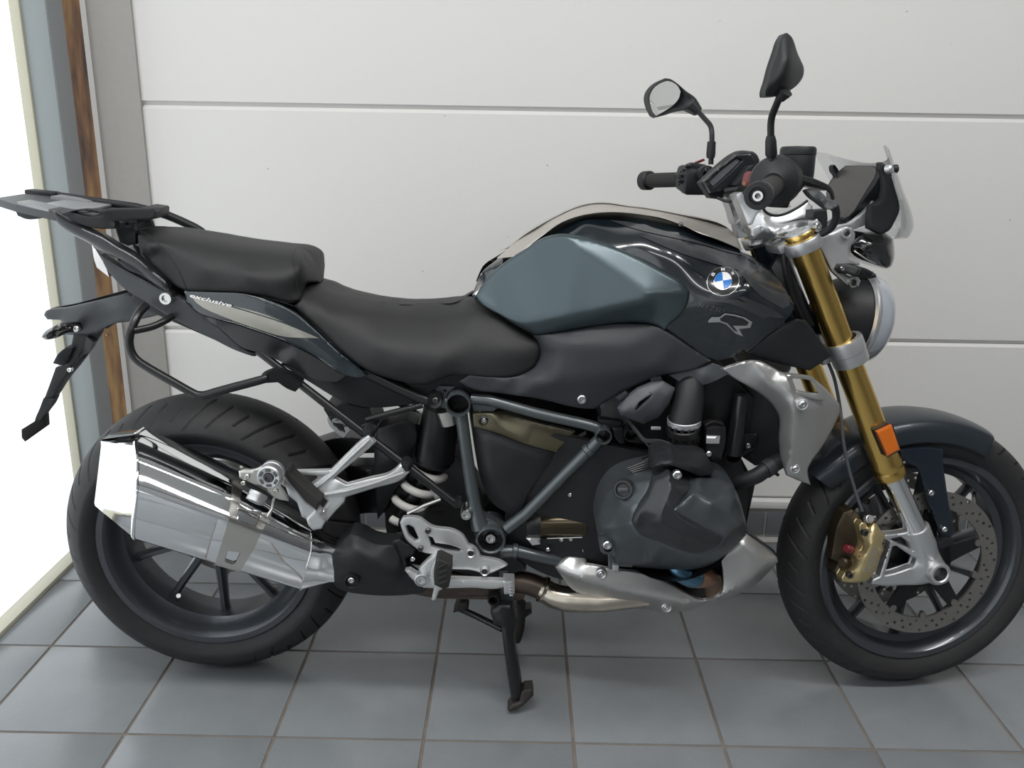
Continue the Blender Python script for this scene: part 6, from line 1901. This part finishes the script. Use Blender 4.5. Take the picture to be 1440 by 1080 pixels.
# left switch block
lsw = box('switch_block', 'plastic', bar, I3(315, 765, -.255), .050, .075, .055, Matrix.Rotation(R(12), 3, 'X'), .010, FR)
relief('switch_plate', 'plastic', bar, tr('I', [(248, 740, -.255), (275, 705, -.25), (320, 680, -.245), (385, 690, -.24), (392, 760, -.24), (380, 838, -.24), (335, 835, -.245), (310, 800, -.25), (255, 790, -.255)]), step=4, smooth=0, th=.02, fr=FR, bev=2, bdepth=.004)
relief('horn_button', 'red', bar, tr('I', [(278, 812, -.245), (300, 800, -.245), (328, 805, -.245), (325, 826, -.245), (278, 828, -.245)]), step=4, smooth=0, th=.012, fr=FR, bev=1)
relief('hazard_switch', 'red', bar, tr('I', [(340, 678, -.245), (378, 662, -.245), (382, 672, -.245), (345, 686, -.245)]), step=3, smooth=0, th=.012, fr=FR)
for x, y in ((285, 718), (270, 745), (262, 772), (300, 700)):
    box('switch_button', 'black_metal', bar, I3(x, y, -.238), .012, .006, .008, Matrix.Rotation(R(20), 3, 'Y'), .002, FR)
lathe('perch_clamp', 'plastic', bar, I3(385, 735, -.20), (0, 1, 0), [(.010, -.012), (.017, -.012), (.018, 0), (.017, .012), (.010, .012)], 20, FR)
bolt(*tr('I', [(392, 715, -.188)])[0], .0055, bar, 'bolt_dark', FR)
# mirrors
def stem(name, pts, r, parent):
    return tube(name, 'plastic', parent, fillet(pts, .03, 6), r, 14, FR)


mr = relief('mirror', 'plastic', bike, tr('I', [(765, 58, .34), (778, 55, .335), (800, 75, .335), (815, 110, .33), (827, 150, .32), (845, 190, .31), (858, 222, .305), (856, 262, .305), (835, 298, .31), (790, 335, .325), (760, 352, .335), (705, 362, .345), (672, 362, .35), (670, 345, .35), (685, 290, .35), (700, 230, .348), (728, 145, .345), (752, 78, .342)]),
            tr('I', [(770, 180, .372), (740, 280, .372), (800, 180, .365), (790, 280, .36), (770, 110, .36)]), step=4, smooth=3, th=.02, fr=FR, bev=2, bdepth=.004, ang_s=45)
stem('mirror_stem', [I3(700, 690, .285), I3(697, 560, .290), I3(696, 470, .295), I3(745, 362, .335)], [.0075], mr) if False else tube('mirror_stem', 'plastic', mr, fillet([I3(703, 690, .285), I3(699, 560, .290), I3(699, 468, .296), I3(745, 358, .335)], .02, 6), .0056, 14, FR)
tube('stem_sleeve', 'plastic', mr, [I3(702, 655, .287), I3(701, 640, .287), I3(699, 575, .289), I3(698, 552, .290)], [.0072, .0096, .0088, .0066], 18, FR)
tube('mirror_neck', 'plastic', mr, [I3(742, 372, .336), I3(770, 335, .345)], [.008, .012], 14, FR)
def md(x):
    return -.392 + (x - 110) / 150.0 * .105


mo = [(104, 362), (112, 335), (132, 308), (160, 287), (190, 274), (215, 278), (240, 293), (290, 335), (335, 368), (368, 420), (352, 450), (330, 440), (298, 425), (230, 438), (190, 452), (150, 462), (132, 452), (112, 410)]
ml = relief('mirror', 'plastic', bike, tr('I', [(x, y, min(md(x), -.285)) for x, y in mo]), tr('I', [(190, 360, md(190) + .004), (290, 385, -.290), (335, 415, -.275)]), step=4, smooth=1, th=.03, fr=FR, bev=3, bdepth=.005, ang_s=45)
mg = [(118, 365), (126, 340), (150, 310), (178, 294), (200, 288), (225, 294), (250, 312), (264, 338), (256, 370), (235, 398), (195, 428), (148, 454), (135, 440), (122, 405)]
relief('mirror_glass', 'mirror_glass', ml, tr('I', [(x, y, md(x) + .010) for x, y in mg]), tr('I', [(190, 360, md(190) + .010)]), step=6, smooth=0, th=.004, fr=FR)
tube('mirror_stem', 'plastic', ml, fillet([I3(410, 690, -.20), I3(415, 600, -.20), I3(416, 510, -.205), I3(345, 430, -.285)], .02, 6), .0056, 14, FR)
tube('stem_sleeve', 'plastic', ml, [I3(409, 660, -.20), I3(410, 640, -.20), I3(414, 580, -.20)], [.0085, .0100, .0090], 18, FR)
tube('mirror_neck', 'plastic', ml, [I3(352, 437, -.28), I3(318, 403, -.288)], [.0085, .014], 14, FR)
# phone cradle
crd = relief('phone_cradle', 'plastic', bike, tr('I', [(358, 778, -.02), (440, 700, -.02), (530, 632, -.02), (545, 625, -.02), (612, 627, -.02), (630, 640, -.02), (645, 668, -.02), (640, 700, -.02), (560, 775, -.02), (490, 830, -.02), (460, 858, -.02), (405, 852, -.02), (385, 820, -.02)]), step=4, smooth=0, th=.02, fr=FR, bev=3, bdepth=.005)
relief('cradle_rim', 'plastic_gloss', crd, tr('I', [(378, 772, -.004), (450, 705, -.004), (535, 642, -.004), (602, 640, -.004), (620, 668, -.004), (612, 690, -.004), (540, 752, -.004), (470, 815, -.004), (410, 828, -.004)]),
       holes=[tr('I', [(395, 778, -.004), (460, 715, -.004), (535, 658, -.004), (560, 670, -.004), (500, 730, -.004), (420, 800, -.004)])], step=4, smooth=0, th=.016, fr=FR, bev=1.5)
relief('cradle_pad', 'plastic_mid', crd, tr('I', [(400, 775, -.008), (465, 715, -.008), (535, 662, -.008), (552, 672, -.008), (495, 728, -.008), (420, 795, -.008)]), step=5, smooth=0, th=.006, fr=FR)
relief('cradle_clip', 'plastic', crd, tr('I', [(520, 790, .02), (590, 700, .02), (620, 690, .02), (600, 740, .02), (585, 770, .02), (560, 800, .02)]), step=4, smooth=0, th=.02, fr=FR, bev=1.5)
tube('cradle_arm', 'black_metal', crd, smooth3([I3(480, 815, .0), I3(540, 805, .02), I3(590, 800, .04)], 4), .005, 10, FR)
tube('cradle_cable', 'plastic', crd, smooth3([I3(440, 850, -.01), I3(490, 868, .0), I3(530, 860, .01), I3(560, 840, .02)], 4), .0030, 8, FR)
# brake fluid reservoir
rs = I3(823, 690, .235)
res = lathe('brake_reservoir', 'plastic', bar, I3(823, 730, .235), (0, 0, 1), [(0, -.022), (.020, -.020), (.0275, -.012), (.0285, .0), (.0288, .034), (.0275, .036)], 36, FR)
lathe('reservoir_cap', 'plastic', bar, I3(823, 730, .235), (0, 0, 1), [(.0288, .028), (.0296, .029), (.0296, .038), (.027, .042), (.010, .043), (0, .043)], 36, FR)
# brake lever and perch
lev = relief('brake_lever', 'plastic_tail', bar, tr('T', [(1060, 385, .28), (1100, 365, .28), (1200, 368, .285), (1260, 420, .29), (1330, 490, .30), (1390, 500, .31), (1425, 530, .315), (1415, 570, .318), (1370, 595, .318), (1300, 598, .315), (1200, 520, .30), (1100, 440, .285)]), tr('T', [(1250, 480, .318)]), step=4, smooth=1, th=.012, fr=FR, bev=3, bdepth=.006)
tube('lever_guard', 'plastic', bar, smooth3([I3(1395, 560, .305, 'T'), I3(1410, 650, .30, 'T'), I3(1380, 760, .29, 'T'), I3(1320, 830, .28, 'T'), I3(1240, 870, .27, 'T')], 5), .0062, 10, FR)
relief('lever_perch', 'black_metal', bar, tr('T', [(880, 180, .25), (960, 215, .25), (1080, 240, .25), (1200, 290, .255), (1320, 350, .26), (1300, 385, .26), (1150, 350, .255), (1050, 330, .25), (1000, 400, .25), (930, 420, .25), (900, 330, .25)]), step=4, smooth=0, th=.03, fr=FR, bev=2.5)
for k in range(3):
    tube('cable', 'plastic', bar, smooth3([I3(910, 200 + 18 * k, .265, 'T'), I3(1050, 235 + 20 * k, .265, 'T'), I3(1200, 290 + 18 * k, .262, 'T'), I3(1330, 360 + 10 * k, .25, 'T'), I3(1370, 470, .22, 'T')], 5), .0034, 8, FR)
tube('cable', 'plastic', bar, smooth3([I3(575, 560, .16, 'T'), I3(620, 630, .16, 'T'), I3(720, 665, .16, 'T'), I3(850, 640, .155, 'T'), I3(1000, 560, .15, 'T'), I3(1080, 500, .14, 'T')], 6), .0026, 8, FR)
relief('horn_bracket', 'plastic', bar, tr('T', [(1150, 600, .12), (1300, 590, .12), (1310, 700, .12), (1300, 840, .12), (1260, 885, .12), (1200, 870, .12), (1220, 720, .12), (1140, 690, .12)]), step=5, smooth=0, th=.03, fr=FR, bev=2)
# bar riser clamp
relief('bar_clamp', 'silver', bar, tr('T', [(270, 430, .045), (330, 400, .05), (440, 400, .055), (560, 560, .06), (560, 640, .06), (470, 760, .055), (410, 780, .05), (340, 600, .045)]), step=5, smooth=0, th=.03, fr=FR, bev=3, mirror='copy')
relief('bar_clamp_front', 'silver', bar, tr('T', [(850, 600, .06), (1000, 560, .065), (1085, 510, .065), (1140, 560, .065), (1150, 700, .07), (1000, 700, .075), (700, 790, .07), (640, 700, .06), (700, 650, .06)]), step=5, smooth=0, th=.03, fr=FR, bev=3)
